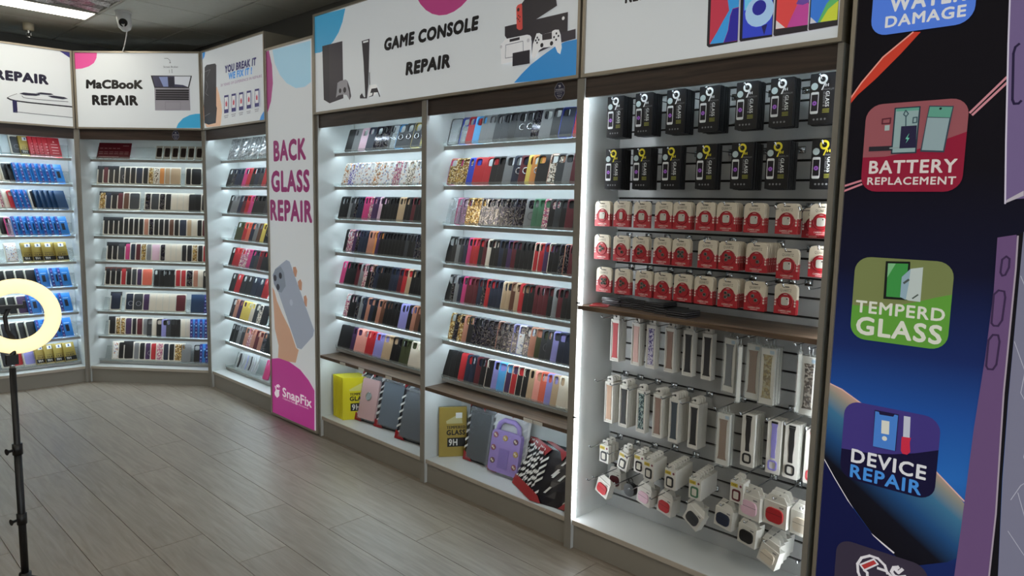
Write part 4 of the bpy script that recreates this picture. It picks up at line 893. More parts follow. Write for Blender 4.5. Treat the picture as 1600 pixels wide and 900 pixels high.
# right console bay
row('2', 0, .03, 'hW/k:1.8 h/b r s g g c c k cR cR x:1.1 g:1.4 k nS/b:1.7 r o')
row('2', 1, .03, 'z/p:1.2 z z b rS:1.7 r k k gL:1.3 nR dR y:.6 jR:.8 kS:1.6 E/q c g d:1.3 p')
row('2', 2, .025, 'h h hp/p hpM/v:1.3 z z z x x x x x x x x x gM:1.4 u u P kL c k d:1.4 k d')
row('2', 3, .025, 'kL:1.5 k g c n p r r k d w k k n k v d k k k k rS/w rS/w:1.2 v k/w kS:1.2 x x d d w')
row('2', 4, .022, 'kL:1.3 x g n p d d d n x r n n n t/w t m t r k k:1.3 d d d k g d k k k k')
row('2', 5, .05, 'z x/k z q k x x x x x x x x x/l a/l:1.2 x q e/q cM c l n n n k')
row('2', 6, .02, 'kW:1.2 kW kW rW:1.2 n n d k kS/w:1.3 lS sS/s:1.4 vS/w rS/w kS/w kS/w t f o l t w:1.5 w h/q', nfront=.118)
# bay beside the magenta panel
row('C', 1, .075, 'kS:1.2 x n n p r k n c r d k w', .93)
row('C', 2, .085, 'k:.8 g g n d r pL k k k c v t k', .93)
row('C', 3, .20, 'e e r/o o n g m y kR kR d m', .93)
row('C', 4, .085, 'k r r P P/p p n c d/r k k k d k', .93)
row('C', 5, .08, 'k r k k n n rV:1.6', .70)
row('C', 6, .075, 'x q v y:1.3 y w c E kW:2.2 kW p d', .93)
row('C', 7, .065, 'k/g k/g g c/g q P q d q x kW:1.5 kW q q', .93)
row('C', 8, .62, 'p:1.2 d p', .96)
# corner bay: packs
row('B', 1, .06, '@k @d @k @k #c #k #k #n:1.3 #k #z #E #j #t #t _:1.8 #k #k:1.2', .93)
row('B', 2, .065, '@z @n @k @d #m #c:2 _:.6 #x #c:1.4 #x #k #w #w #w kW kW #k')
row('B', 3, .09, '@k @k @k @k #k #k #k #k #q #x #k #k #k #m #k #n:1.5 #t #w #k #d')
row('B', 4, .11, '@k @k @c:1.4 @p #n #d #z #g #i:1.6 #x #w #w #w #k #k #z #k #r')
row('B', 5, .085, '%k %k %k %r %k #c #v #o:1.3 _ k/c k/c k k #r #r #x:1.3 #q #w k')
row('B', 6, .12, '@n:1.8 _:.5 #n:1.2 #c:1.5 #v #w #w #w #w #d:1.6 _:.8 !n !n !u')
row('B', 7, .10, '@k:1.4 #z #z #v:1.4 #k #d:1.3 #g c #w k l c k k #w #w !u !u !u !u')
row('B', 8, .12, '#a #k @k:1.7 #g #k #v #r #P:1.2 #n #k #z:1.3 g:1.6 _:.6 k !u !u')
# bay behind the ring light
row('A', 0, .50, '!p !p #c !g !r:.5 !r:.5 !r:.5 !r:.6 !r', .96)
row('A', 1, .52, '#w #k k !u !u !u !u !u !u !u', .98)
row('A', 2, .50, '#P #P #w r !u !u !u #k !n !n !n !n !n', 1.0)
row('A', 3, .52, '#k hp/p !u !u !u !u !u !u !u', .99)
row('A', 4, .55, '#a:1.6 !g !g !g:1.3 !g', .97)
row('A', 5, .48, '#k #k #k #k:1.2 !u:1.5 !u:.8 !u', .98)
row('A', 6, .48, '#k #k #v:1.2 !u:1.5 !u !u !u', .98)
row('A', 7, .44, '#k #k #k #k #k:1.3 !u !u !u !u', .98)
row('A', 8, .48, '#k #r:1.3 #l:1.3 !g !g !g:1.1 !g', .99)

# leaflet and small hanging packs on the corner bay's top shelf
F, u0, u1 = LOC['B']
lf = F.root('leaflet', .075, .118, ZS[0]+.0015, .02, LEAN); part('sheet', MB().box(0, .27, 0, .002, 0, .135), mat('leaflet_maroon', '6a1424', .45), lf)
mb = MB()
for k in range(5): mb.poly([(.015+k*.035, .085), (.04+k*.035, .085), (.04+k*.035, .09), (.015+k*.035, .09)], -.0006)
for k in range(6):
    for z in (.055, .04): mb.poly([(.012+k*.042, z), (.045+k*.042, z), (.045+k*.042, z+.004), (.012+k*.042, z+.004)], -.0006)
mb.poly([(.01, .015), (.18, .015), (.18, .018), (.01, .018)], -.0006); mb.poly([(.20, .108), (.25, .108), (.25, .112), (.20, .112)], -.0006)
part('printed_lines', mb, mat('leaflet_ink', 'c89a9c', .5), lf); tag(lf, 'maroon leaflet with pale lines on the corner bay top shelf', 'leaflet')
ME_SP = MB().box(0, .05, 0, .008, 0, .115).fixn('accessory_pack', [m_cream]); ME_SPW = MB().prism(rrect(.008, .022, .046, .098, .008, 2), -.001, .0005).fixn('window', [mat('dark_strap', '2a1c1a', .5, noise=.3, nscale=80)])
for k in range(6):
    o = F.root('accessory_pack', .56+k*.066, .122, ZS[0]+.0012, .15, LEAN, ME_SP); obj('window', ME_SPW, o)
    tag(o, 'small dark strap pack, %s of six on the corner bay top shelf' % ordn(k+1), 'accessory pack', 'strap packs on the corner bay top shelf')
# silver bags on the top shelf next to the magenta panel, and the clear pack at its foot
F, u0, u1 = LOC['C']
m_bag = speckle('crinkled_bag', ['2a2c32', 'c8ccd0', '50555c', 'e4e6e8', '1c1e24', '8a9096'], 42, .3, .2, 'NOISE')
def crinkle(w, h, t, nx, nz, amp, seed):
    rnd = random.Random(seed); mb = MB()
    for side in (0, 1):
        b = len(mb.v)
        for i in range(nx+1):
            for j in range(nz+1):
                ed = min(i, nx-i, j, nz-j) == 0; y = t/2 if ed else (0 if side == 0 else t)+(rnd.uniform(-amp, amp))
                mb.v.append((w*i/nx+(0 if ed else rnd.uniform(-.002, .002)), y, h*j/nz))
        for i in range(nx):
            for j in range(nz):
                q = b+i*(nz+1)+j; mb.f.append((q, q+nz+1, q+nz+2, q+1) if side == 0 else (q, q+1, q+nz+2, q+nz+1)); mb.m.append(0)
    return mb
for k in range(4):
    me = crinkle(.13, .17, .016, 6, 8, .005, k).fixn('accessory_bag', [m_bag])
    o = F.root('accessory_bag', u0+.10+k*.17, .128, ZS[0]+.002, .10, LEAN-.05, me)
    tag(o, 'crinkled silver accessory bag, %s from left on the top shelf beside magenta panel' % ordn(k+1), 'accessory bag', 'silver bags on the top shelf')
o = F.root('cable_pack', u0+.17, .122, ZS[8]+.0012, .06, LEAN); tag(o, 'clear pack of thin cables on the lowest shelf beside magenta panel', 'cable pack')
part('blister', MB().box(0, .30, 0, .010, 0, .15), clear('blister', (.94, .95, .95), .35, .12, 'd8dadc'), o)
for k in range(5):
    part('cable', MB().tube([(.035+k*.055, -.003, .02), (.045+k*.055, -.003, .07), (.038+k*.055, -.003, .13)], .005 if k else .009, 6), mat('cable_%d' % (k % 3), ['2c2c30', 'b8bcc4', '8a90b8'][k % 3], .4), o)

# ================================================================ hook wall packets
def U3(y): return 5.615-y
hook = MB().box(-.014, .014, .254, .262, -.006, .018).tube([(0, .256, .006), (0, .045, .004), (0, .036, .012)], .0022, 6).tube([(0, .0365, .010), (0, .034, .016)], .0035, 6)
ME_HOOK = hook.fixn('peg_hook', [m_chrome], True)
def peg(y, z): obj('peg_hook', ME_HOOK, cab3, (U3(y)-3.7189, 0, z))
NF = .060
# --- black 9H packets
BW, BH, BT = .082, .163, .0075
m_pkb = mat('packet_black', '141417', .28, noise=.15, nscale=30)
ME_PK = MB().prism(rrect(-BW/2, 0, BW/2, BH, .003, 2), 0, BT).fixn('screen_glass_packet', [m_pkb])
def pk_print(col, nm):
    mb = MB(); y = -.0005
    ms = [mat('pk_'+nm, col, .4), mat('pk_white', 'cfd2d2', .35), mat('pk_screen', '17141c', .3), mat('pk_flower', '9a5ac0', .4), mat('pk_grey', '77777a', .4), mat('pk_olive', '8a8a3a', .4), mat('pk_sticker', 'a9b8ba', .3)]
    R0, R1, cx, cz = .0085, .0155, .000, .143
    for i in range(18):
        a, b = 2*math.pi*i/18, 2*math.pi*(i+1)/18
        mb.add([(cx+R0*math.cos(a), y, cz+R0*math.sin(a)), (cx+R1*math.cos(a), y, cz+R1*math.sin(a)), (cx+R1*math.cos(b), y, cz+R1*math.sin(b)), (cx+R0*math.cos(b), y, cz+R0*math.sin(b))], [(0, 1, 2, 3)], 0)
    mb.poly([(cx+.0155, cz), (cx+.009, cz-.004), (cx-.004, cz-.034), (cx+.001, cz-.034)], y, 0); add_text(mb, 'H', .010, .119, .009, .009, y, .03, 0, 0)
    mb.poly(circle(-.026, .122, .0115, 14), y, 6)
    mb.poly(rrect(-.036, .034, -.010, .104, .004, 2), y, 1); mb.poly(rrect(-.0335, .043, -.0125, .096, .001, 1), y-.0002, 2); mb.poly(circle(-.023, .068, .0075, 12), y-.0004, 3); mb.poly(circle(-.023, .068, .002, 8), y-.0006, 2)
    add_text(mb, 'GLASS', .012, .103, .048, .012, y, .02, 0, 1, -math.pi/2); add_text(mb, 'SCREEN', .004, .103, .036, .006, y, .02, 0, 4, -math.pi/2); add_text(mb, 'PREMIUM', .003, .107, .034, .006, y, .01, 0, 4)
    for k in range(3): mb.poly([(.004, .036+k*.005), (.026, .036+k*.005), (.026, .0385+k*.005), (.004, .0385+k*.005)], y, 5)
    for k in range(4): mb.poly(circle(-.022+k*.012, .016, .0035, 8), y, 4)
    mb.poly([(.004, .056), (.010, .056), (.010, .062), (.004, .062)], y, 4); mb.poly([(.013, .057), (.020, .057), (.020, .061), (.013, .061)], y, 4)
    return mb.mesh('front_print', ms)
ME_PP = [pk_print('d8dada', 'nine_white'), pk_print('d8c832', 'nine_yellow')]
rows_b = [(1.947, [(1.762, 6), (1.625, 6), (1.482, 6), (1.343, 7), (1.197, 5), (1.072, 5), (.938, 4)], 0, 'top'), (1.738, [(1.763, 6), (1.626, 5), (1.492, 4), (1.344, 4), (1.203, 7), (1.074, 6), (.918, 4)], 1, 'second')]
for zt, L, ci, rn in rows_b:
    for pi, (y, n) in enumerate(L):
        peg(y, zt-.020-.004)
        for k in range(n):
            o = FM.root('screen_glass_packet', U3(y)+random.uniform(-.0012, .0012)+.0009*k, NF+k*.0102+random.uniform(0, .001), zt-BH-random.uniform(0, .002)-.0006*k, random.uniform(-.012, .012)-.02, random.uniform(-.004, .004), ME_PK)
            obj('front_print', ME_PP[ci], o)
            tag(o, 'black glass packet with %s nine, %s from front, %s hook from left, %s row' % (('white', 'yellow')[ci], ordn(k+1), ordn(pi+1), rn), 'screen protector', 'black glass packets on hooks')
# --- red and cream lens cards
QW, QH, QT = .078, .104, .0022
qout = [(-QW/2, 0), (QW/2, 0), (QW/2, QH-.016)]+[(QW/2-.016+.016*math.cos(math.radians(a)), QH-.016+.016*math.sin(math.radians(a))) for a in (30, 60, 90)]+[(-QW/2+.016+.016*math.cos(math.radians(a)), QH-.016+.016*math.sin(math.radians(a))) for a in (90, 120, 150)]+[(-QW/2, QH-.016)]
m_qc = mat('card_cream', 'cdc3b0', .5, noise=.03, nscale=50); m_qr = mat('card_red', 'a4222c', .45, noise=.04, nscale=50)
ME_QC = MB().prism(qout, 0, QT).fixn('lens_card', [m_qc])
mbq = MB(); mbq.poly([(-QW/2, 0), (QW/2, 0), (QW/2, .052), (-QW/2, .052)], -.0004, 0); mbq.poly(circle(0, .045, .0285, 24), -.0006, 0)
mbq.box(-QW/2-.0002, -QW/2, 0, QT, 0, .052, 0); mbq.box(QW/2, QW/2+.0002, 0, QT, 0, .052, 0)
for s in (-1, 1):
    for k in range(3): mbq.poly(rrect(s*.0345-.0035, .027+k*.010, s*.0345+.0025, .034+k*.010, .001, 1), -.0006, 1)
mbq.poly(rrect(-.012, .0925, .012, .0955, .0014, 2), -.0006, 2)
add_text(mbq, 'QUARTZ', -.020, .078, .040, .0085, -.0006, .0, 0, 3); add_text(mbq, 'CAMERA LENS', -.022, .008, .044, .0055, -.0007, .02, 0, 1); mbq.poly([(-.014, .0035), (.014, .0035), (.014, .005), (-.014, .005)], -.0007, 1)
mbq.poly([(-.008, .067), (.008, .067), (.006, .0695), (-.006, .0695)], -.0008, 1)
ME_QP = mbq.mesh('card_print', [m_qr, mat('card_pale', 'd8c4bc', .5), mat('card_slot', '2a2622', .8), mat('card_grey_ink', '55504a', .5)])
ME_QB = MB().torus((0, -.0012, .045), .0255, .0013, 'y', 22, 5).fixn('blister_ring', [mat('blister_red', '7e1a26', .2)], True)
def lens(kind):
    mb = MB()
    if kind == 0: mb.prism(rrect(-.013, .031, .013, .059, .006, 3), -.004, -.0005); mb.prism(circle(.007, .053, .0022, 8), -.0045, -.004, 1)
    elif kind == 1: mb.prism(rrect(-.007, .030, .007, .060, .006, 3), -.004, -.0005)
    else:
        P = {2: [(-.007, .053), (.006, .046), (-.007, .038)], 3: [(-.006, .052), (.006, .038)], 4: [(-.008, .054), (.008, .054), (-.008, .038), (.008, .038), (0, .046)]}[kind]
        for a, b in P: mb.prism(circle(a, b, .0068, 10), -.004, -.0005, 2); mb.prism(circle(a, b, .004, 8), -.0045, -.004, 1)
    return mb.fixn('lens_cover', [mat('lens_clear', 'b9b6ac', .2), mat('lens_dark', '2a2628', .2), mat('lens_metal', '9a9690', .25, .7)])
ME_QL = [lens(k) for k in range(5)]
rows_q = [(1.526, [(1.809, 3, 0), (1.713, 3, 1), (1.613, 2, 0), (1.515, 2, 0), (1.434, 4, 0), (1.336, 3, 0), (1.250, 6, 0), (1.144, 4, 0), (1.029, 4, 0), (.913, 4, 0)], 'third'),
          (1.387, [(1.806, 2, 2), (1.708, 2, 3), (1.614, 3, 2), (1.515, 3, 3), (1.430, 3, 4), (1.320, 3, 3), (1.234, 7, 2), (1.128, 13, 3), (1.016, 2, 0), (.906, 3, 0)], 'fourth'),
          (1.251, [(1.789, 2, 4), (1.695, 3, 2), (1.592, 3, 2), (1.504, 2, 3), (1.416, 3, 2), (1.328, 4, 3), (1.229, 8, 2), (1.126, 3, 3), (1.016, 3, 0)], 'fifth')]
for zt, L, rn in rows_q:
    for pi, (y, n, lk) in enumerate(L):
        zz = zt-(.014 if (pi == 8 and rn == 'fourth') else 0); peg(y, zz-.010-.004)
        for k in range(n):
            o = FM.root('lens_card', U3(y)+random.uniform(-.001, .001)+.0006*k, NF+k*.0082, zz-QH-random.uniform(0, .0015), random.uniform(-.01, .01)-.02, 0, ME_QC)
            obj('card_print', ME_QP, o); obj('blister_ring', ME_QB, o); obj('lens_cover', ME_QL[lk], o)
            tag(o, 'red and cream lens card, %s from front, %s hook from left, %s row' % (ordn(k+1), ordn(pi+1), rn), 'lens protector', 'red and cream lens cards on hooks')
o = FM.root('lens_card', U3(.978), .165, 1.512-QH, .0, 0, ME_QC); obj('card_print', ME_QP, o); obj('blister_ring', ME_QB, o); obj('lens_cover', ME_QL[0], o); peg(.978, 1.498)
tag(o, 'lone red lens card hanging deep behind the others near the right post', 'lens protector', 'red and cream lens cards on hooks')
for y, z in ((1.06, 1.502), (.93, 1.236), (1.075, 1.236), (.905, .285)): peg(y, z)
# --- flat packs lying on the walnut shelf
ME_FL = MB().box(-.045, .045, -.05, .05, 0, .0075).fixn('flat_packet', [m_pkb]); ME_FLE = MB().box(-.0455, .0455, -.0505, .0505, .0030, .0038).fixn('seam', [mat('seam_grey', '9a9aa2', .3)])
sp = [(1.785, .16, 4), (1.715, .17, 5), (1.625, .15, 5), (1.555, .13, 5), (1.49, .11, 3), (1.425, .085, 3)]
for si, (y, n, c) in enumerate(sp):
    for k in range(c):
        o = obj('flat_packet', ME_FL, None, FM.at(U3(y)+random.uniform(-.003, .003), n+random.uniform(-.003, .003), 1.0852+k*.0085), (0, 0, FM.a+random.uniform(-.08, .08))); obj('seam', ME_FLE, o)
        tag(o, 'flat black packet, %s up in the %s stack from left on walnut shelf' % (ordn(k+1), ordn(si+1)), 'screen protector', 'flat black packets on the walnut shelf')
o = FM.root('lens_card', U3(1.80), .028, 1.0855, .25, 0); o.rotation_euler = (-math.pi/2, 0, FM.a+.5); o.location = FM.at(U3(1.79), .030, 1.0885)
o.data = None; part('card', MB().prism(qout, 0, QT), m_qr, o); obj('card_print', ME_QP, o); tag(o, 'red card lying flat at the left end of the walnut shelf', 'lens protector')

# --- watch straps
m_wb = mat('strap_box_white', 'cfcdc6', .4, noise=.03, nscale=40); m_bagc = clear('strap_bag', (.97, .98, .98), .16, .12, 'e4e8e8')
SW, SH, ST = .044, .181, .0125
def strap_mesh(w, h, kind, zb=.015):
    mb = MB(); n = 9; hw = w*.27
    P = [(-hw*1.35, zb), (hw*1.35, zb), (hw*1.1, zb+.008), (hw, zb+.03), (hw, h-zb-.03), (hw*1.1, h-zb-.008), (hw*1.35, h-zb), (-hw*1.35, h-zb), (-hw*1.1, h-zb-.008), (-hw, h-zb-.03), (-hw, zb+.03), (-hw*1.1, zb+.008)]
    mb.prism(P, -.0022, .0002)
    return mb
ME_SB = MB().box(-SW/2, SW/2, 0, ST, 0, SH).fixn('strap_box', [m_wb]); ME_ST = strap_mesh(SW, SH, 0).fixn('strap', [None]); ME_RM = None
mbr = MB()
for a in ((-SW/2, -SW/2+.004, 0, SH), (SW/2-.004, SW/2, 0, SH), (-SW/2+.004, SW/2-.004, 0, .006), (-SW/2+.004, SW/2-.004, SH-.008, SH)): mbr.box(a[0], a[1], -.0035, 0, a[2], a[3])
ME_RM = mbr.fixn('raised_rim', [m_wb]); ME_TAB = MB().prism(rrect(-.016, 0, .016, .026, .008, 3), .003, .0055).fixn('hang_tab', [m_wb])
ME_TABH = MB().prism(circle(0, .015, .0045, 10), .0022, .0030).fixn('tab_hole', [m_groove])
def strapm(c):
    return {'red': mat('strap_red', 'a8383e', .6), 'pale pink': mat('strap_pink', 'c8a49c', .6), 'purple': speckle('strap_purple', ['2c2058', 'd8d4e0', '3a2a70'], 60, 0, .5, 'NOISE'), 'rose brown': mat('strap_rose', '8e7468', .5, .3), 'black': mat('strap_black', '1e1d1e', .6), 'tan': mat('strap_tan', 'b09078', .6),
            'teal patterned': speckle('strap_teal', ['142a30', 'c8dcd8', '0e1a20', '2a4a50'], 50, .1, .3, 'NOISE'), 'steel': mat('strap_steel', '5a646c', .35, .6), 'brown': mat('strap_brown', '7a5a40', .6), 'gold chain': speckle('strap_gold', ['c8b060', 'e0d8b0', '8a7434'], 160, .7, .25), 'link': speckle('strap_link', ['6a5a52', 'c0b4a8', '3a302c'], 170, .5, .3), 'lilac': mat('strap_lilac', '8a84c8', .6), 'dark grey': mat('strap_grey', '3c4048', .6)}[c]
def strap_box(y, zt, n, c, rn, pi):
    peg(y, zt+.012)
    for k in range(n):
        o = FM.root('watch_strap_box', U3(y)+.0008*k+random.uniform(-.0008, .0008), .138+k*.0165, zt-SH, -.04+random.uniform(-.02, .02), random.uniform(-.01, .01), ME_SB)
        q = obj('strap', ME_ST, o); oslots(q, [strapm(c)]); obj('raised_rim', ME_RM, o); t = obj('hang_tab', ME_TAB, o, (0, 0, SH-.002)); obj('tab_hole', ME_TABH, t)
        tag(o, 'white box with %s watch strap, %s from front, %s hook, %s strap row' % (c, ordn(k+1), ordn(pi+1), rn), 'watch strap', 'watch strap boxes on hooks')
for pi, (y, n, c) in enumerate([(1.7755, 3, 'red'), (1.668, 2, 'pale pink'), (1.595, 2, 'purple'), (1.5065, 3, 'rose brown'), (1.4235, 2, 'black'), (1.3405, 2, 'black')]): strap_box(y, 1.023, n, c, 'upper', pi)
for pi, (y, n, c) in enumerate([(1.796, 4, 'tan'), (1.7185, 4, 'black'), (1.629, 2, 'teal patterned'), (1.5485, 4, 'rose brown'), (1.4725, 5, 'steel'), (1.3835, 4, 'black')]): strap_box(y, .746-.002*pi, n, c, 'lower', pi)
GW, GH, GT = .052, .20, .012
ME_GB = MB().box(-GW/2, GW/2, 0, GT, 0, GH).fixn('strap_pouch', [m_wb]); ME_GS = strap_mesh(GW, GH, 0, .022).fixn('strap', [None]); ME_GF = MB().box(-GW/2-.003, GW/2+.003, -.0045, GT+.003, -.004, GH+.006).fixn('clear_sleeve', [m_bagc])
ME_GL = MB().box(.006, .022, -.001, 0, GH-.018, GH-.006).fixn('sticker', [mat('sticker_blue', '9ab0c4', .4)]); ME_GH = MB().tube([(-.006, .006, GH), (-.006, .006, GH+.028)], .002, 6).tube([(.006, .006, GH), (.006, .006, GH+.028)], .002, 6).fixn('hang_loop', [m_bagc])
def pouch(y, zt, n, c, yaw, pi, nf=NF, rn='upper'):
    peg(y, zt+.024)
    for k in range(n):
        o = FM.root('watch_strap_pouch', U3(y)+.001*k, nf+k*.020, zt-GH, yaw, 0, ME_GB); q = obj('strap', ME_GS, o); oslots(q, [strapm(c)]); obj('clear_sleeve', ME_GF, o); obj('sticker', ME_GL, o); obj('hang_loop', ME_GH, o)
        tag(o, 'sleeved %s watch strap, %s from front, %s sleeve hook from left, %s row' % (c, ordn(k+1), ordn(pi+1), rn), 'watch strap', 'sleeved watch straps on hooks')
for pi, a in enumerate([(1.215, 1.03, 1, 'dark grey', -.25, .075), (1.170, 1.012, 1, 'steel', -1.15, .055), (1.128, 1.02, 2, 'brown', -.06, .085), (1.062, 1.018, 3, 'gold chain', -.04, .060), (.962, 1.018, 1, 'brown', -1.2, .075), (.915, 1.012, 1, 'link', -.05, .055)]):
    pouch(a[0], a[1], a[2], a[3], a[4], pi, a[5])
pouch(1.2415, .733, 2, 'brown', -.05, 0, .11, 'lower')
ME_WC = MB().torus((0, -.002, .030), .015, .0045, 'y', 4, 6)
mbw = MB(); o_, i_ = rrect(-.017, .012, .017, .050, .010, 3), rrect(-.0115, .018, .0115, .044, .006, 3); N_ = len(o_)
mbw.v = [(x, -.004, z) for x, z in o_]+[(x, -.004, z) for x, z in i_]+[(x, .0, z) for x, z in o_]+[(x, .0, z) for x, z in i_]
for i in range(N_):
    j = (i+1) % N_; mbw.f += [(i, j, N_+j, N_+i), (j, i, 2*N_+i, 2*N_+j), (N_+i, N_+j, 3*N_+j, 3*N_+i)]; mbw.m += [0]*3
ME_WC = mbw.fixn('watch_case', [None]); ME_LS = MB().prism([(-.008, .058), (.008, .058), (.007, .085), (.010, .12), (.009, .17), (.012, .185), (-.012, .185), (-.009, .17), (-.010, .12), (-.007, .085)], -.0022, .0002).fixn('strap', [None])
ME_WH = MB().box(-.012, .012, -.0012, 0, .186, .193).fixn('size_label', [m_pkb])
for pi, (y, n, c) in enumerate([(1.142, 4, 'black'), (1.044, 3, 'lilac'), (.980, 3, 'black'), (.9065, 2, 'red')]):
    peg(y, .760)
    for k in range(n):
        o = FM.root('watch_strap_pouch', U3(y)+.001*k, .11+k*.019, .755-GH, -.05+random.uniform(-.02, .02), 0, ME_GB)
        for me, nm in ((ME_LS, 'strap'), (ME_WC, 'watch_case')): q = obj(nm, me, o); oslots(q, [strapm(c)])
        obj('size_label', ME_WH, o)
        tag(o, 'white pack of %s strap and watch case, %s from front, %s such hook' % (c, ordn(k+1), ordn(pi+1)), 'watch strap', 'strap and case packs on hooks')
# --- small watch case boxes
XW_, XH, XT = .054, .080, .017
ME_XB = MB().box(-XW_/2, XW_/2, 0, XT, 0, XH).fixn('watch_cover_box', [m_wb]); ME_XT = MB().prism(rrect(-.016, 0, .016, .02, .008, 3), .006, .009).fixn('hang_tab', [m_wb])
mbx = MB().poly([(-.025, .058), (.004, .058), (.004, .072), (-.025, .072)], -.0005, 0).poly(circle(.016, .066, .005, 10), -.0005, 2); add_text(mbx, 'CASE', -.021, .062, .02, .006, -.0008, .02, 0, 1)
ME_XP = mbx.mesh('label_print', [mat('label_yellow', 'c8b03a', .45), MATS['print_black'], mat('label_plum', '7a3a4c', .5)])
ME_XW = MB().prism(rrect(-.017, .008, .017, .050, .008, 3), -.003, .0002).fixn('watch_cover', [None]); ME_XI = MB().prism(rrect(-.0105, .015, .0105, .043, .004, 2), -.0036, -.003).fixn('cover_opening', [m_cream])
for pi, (y, zt, n, c, roll, st) in enumerate([(1.8145, .458, 3, 'c', 0, .03), (1.720, .452, 3, 'k', .2, .03), (1.630, .463, 3, 'x', 0, .025), (1.530, .481, 5, 'k', 0, .022), (1.430, .474, 7, 'k', 0, .0215), (1.320, .466, 7, 'u', 0, .0215), (1.150, .506, 3, 'd', 0, .02)]):
    peg(y, zt+.006)
    for k in range(n):
        o = FM.root('watch_cover_box', U3(y)-.002*k, (.14 if pi < 3 else NF)+k*st, zt-XH, -.12+random.uniform(-.03, .03), 0, ME_XB); o.rotation_euler.y = roll if k == 0 else 0
        obj('hang_tab', ME_XT, o, (0, 0, XH)); obj('label_print', ME_XP, o); q = obj('watch_cover', ME_XW, o); oslots(q, [MATS['case_'+c]]); obj('cover_opening', ME_XI, q)
        tag(o, 'small white box with yellow label and watch cover, %s from front, %s such hook' % (ordn(k+1), ordn(pi+1)), 'watch cover', 'small watch cover boxes on hooks')
# --- earphone case boxes
EW, EH, ET = .090, .086, .034
ME_EB = MB().box(-EW/2, EW/2, 0, ET, 0, EH).fixn('earphone_case_box', [m_wb]); ME_EFL = MB().add([(-EW/2, .004, EH), (EW/2, .004, EH), (.030, .006, EH+.026), (-.030, .006, EH+.026), (-EW/2, .006, EH), (EW/2, .006, EH), (.030, .008, EH+.026), (-.030, .008, EH+.026)], [(0, 1, 2, 3), (7, 6, 5, 4), (0, 3, 7, 4), (1, 5, 6, 2), (3, 2, 6, 7)]).fixn('hang_flap', [m_wb])
ME_EW = MB().prism(rrect(-.033, .014, .033, .066, .018, 4), -.006, .0002).fixn('earphone_case', [None]); ME_EL = MB().box(-.033, .033, -.0064, -.006, .0445, .0455).fixn('lid_seam', [MATS['print_black']]); ME_ER = MB().box(.015, .032, -.0006, 0, .071, .076).fixn('printed_mark', [MATS['pk_grey']])
ear = [(1.098, .469, 2, 'i', 0, .036, 'pink'), (1.002, .472, 3, 'r', 0, .036, 'red'), (.905, .466, 2, 'w', 0, .036, 'white'), (1.822, .301, 1, 'r', .30, .04, 'red'), (1.79, .322, 1, 'd', -.1, .04, 'maroon'), (1.604, .324, 2, 'i', .12, .036, 'pink'),
       (1.502, .316, 2, 'r', .12, .036, 'red'), (1.337, .352, 2, 'c', .48, .036, 'charcoal'), (1.199, .386, 2, 'n', .08, .036, 'dark navy'), (1.103, .352, 2, 'k', .06, .036, 'black'), (1.026, .306, 5, 'w', .26, .037, 'cream')]
for pi, (y, zt, n, c, roll, st, wd) in enumerate(ear):
    nf = {1.822: .135, 1.79: .20, 1.604: .14, 1.502: .14}.get(y, NF); peg(y, zt+.012)
    for k in range(n):
        kk = .85 if pi >= 3 else 1
        o = FM.root('earphone_case_box', U3(y)-.004*k, nf+k*st, zt-EH*kk, -.18+random.uniform(-.03, .03), 0, ME_EB); o.rotation_euler.y = roll*(1 if k == 0 else .3); o.scale = (kk, 1, kk)
        obj('hang_flap', ME_EFL, o); q = obj('earphone_case', ME_EW, o); oslots(q, [MATS['case_'+c]]); obj('lid_seam', ME_EL, q); obj('printed_mark', ME_ER, o)
        tag(o, 'white box holding %s earphone case, %s from front, %s box hook' % (wd, ordn(k+1), ordn(pi+1)), 'earphone case', 'earphone case boxes on hooks')
o = FM.root('round_case', U3(1.678), .142, .263, -.1, 0); part('shell', MB().prism(rrect(-.028, 0, .028, .056, .024, 5), 0, .024), m_black, o); part('cord_loop', MB().torus((0, .012, .066), .012, .002, 'y', 14, 5), m_black, o); tag(o, 'rounded black earphone case hanging without a box', 'earphone case'); peg(1.678, .338)

# ================================================================ tablet goods on the decks
ZD = .1302
m_yel = mat('box_yellow', 'd8cc1c', .35, noise=.04, nscale=15)
def glass_box(w, h, t, mm):
    mb = MB(); y = -.0006
    mb.poly([(w*.30, .055), (w*.97, .055), (w*.97, .105), (w*.30, .105)], y, 0); add_text(mb, '9H', w*.36, .063, w*.30, .034, y-.0003, .02, 0, 1)
    add_text(mb, 'GLASS', w*.28, .122, w*.66, .026, y, .03, 0, 0); add_text(mb, 'TEMPERED', w*.28, .156, w*.66, .016, y, .03, 0, 0); mb.poly([(w*.25, h-.075), (w*.8, h-.03), (w*.85, .185), (w*.27, .185)], y, 2)
    return mb.mesh('front_print', [MATS['print_black'], MATS['print_white'], mm])
ME_YB = MB().box(0, .165, 0, .019, 0, .27).fixn('tablet_glass_box', [m_yel]); ME_YP = glass_box(.165, .27, .019, mat('print_yellow_pale', 'd8d478', .3))
for k in range(7):
    o = FM.root('tablet_glass_box', 1.645+.055+.0205*k, .075-.002*k, ZD, math.radians(62), 0, ME_YB); obj('front_print', ME_YP, o)
    tag(o, 'yellow tempered glass box, %s from left in the yellow row under the shelf' % ordn(k+1), 'screen protector', 'yellow glass boxes on the cabinet deck')
ME_OB = MB().box(0, .150, 0, .020, 0, .275).fixn('tablet_glass_box', [m_gold]); ME_OP = glass_box(.150, .275, .02, mat('print_gold_pale', 'b8b080', .35))
o = FM.root('tablet_glass_box', 2.6985+.040, .085, ZD, math.radians(55), 0, ME_OB); obj('front_print', ME_OP, o); part('price_sticker', MB().box(.09, .125, -.0012, -.0004, .215, .245), MATS['print_white'], o)
tag(o, 'slim gold tempered glass box standing at the deck end', 'screen protector')
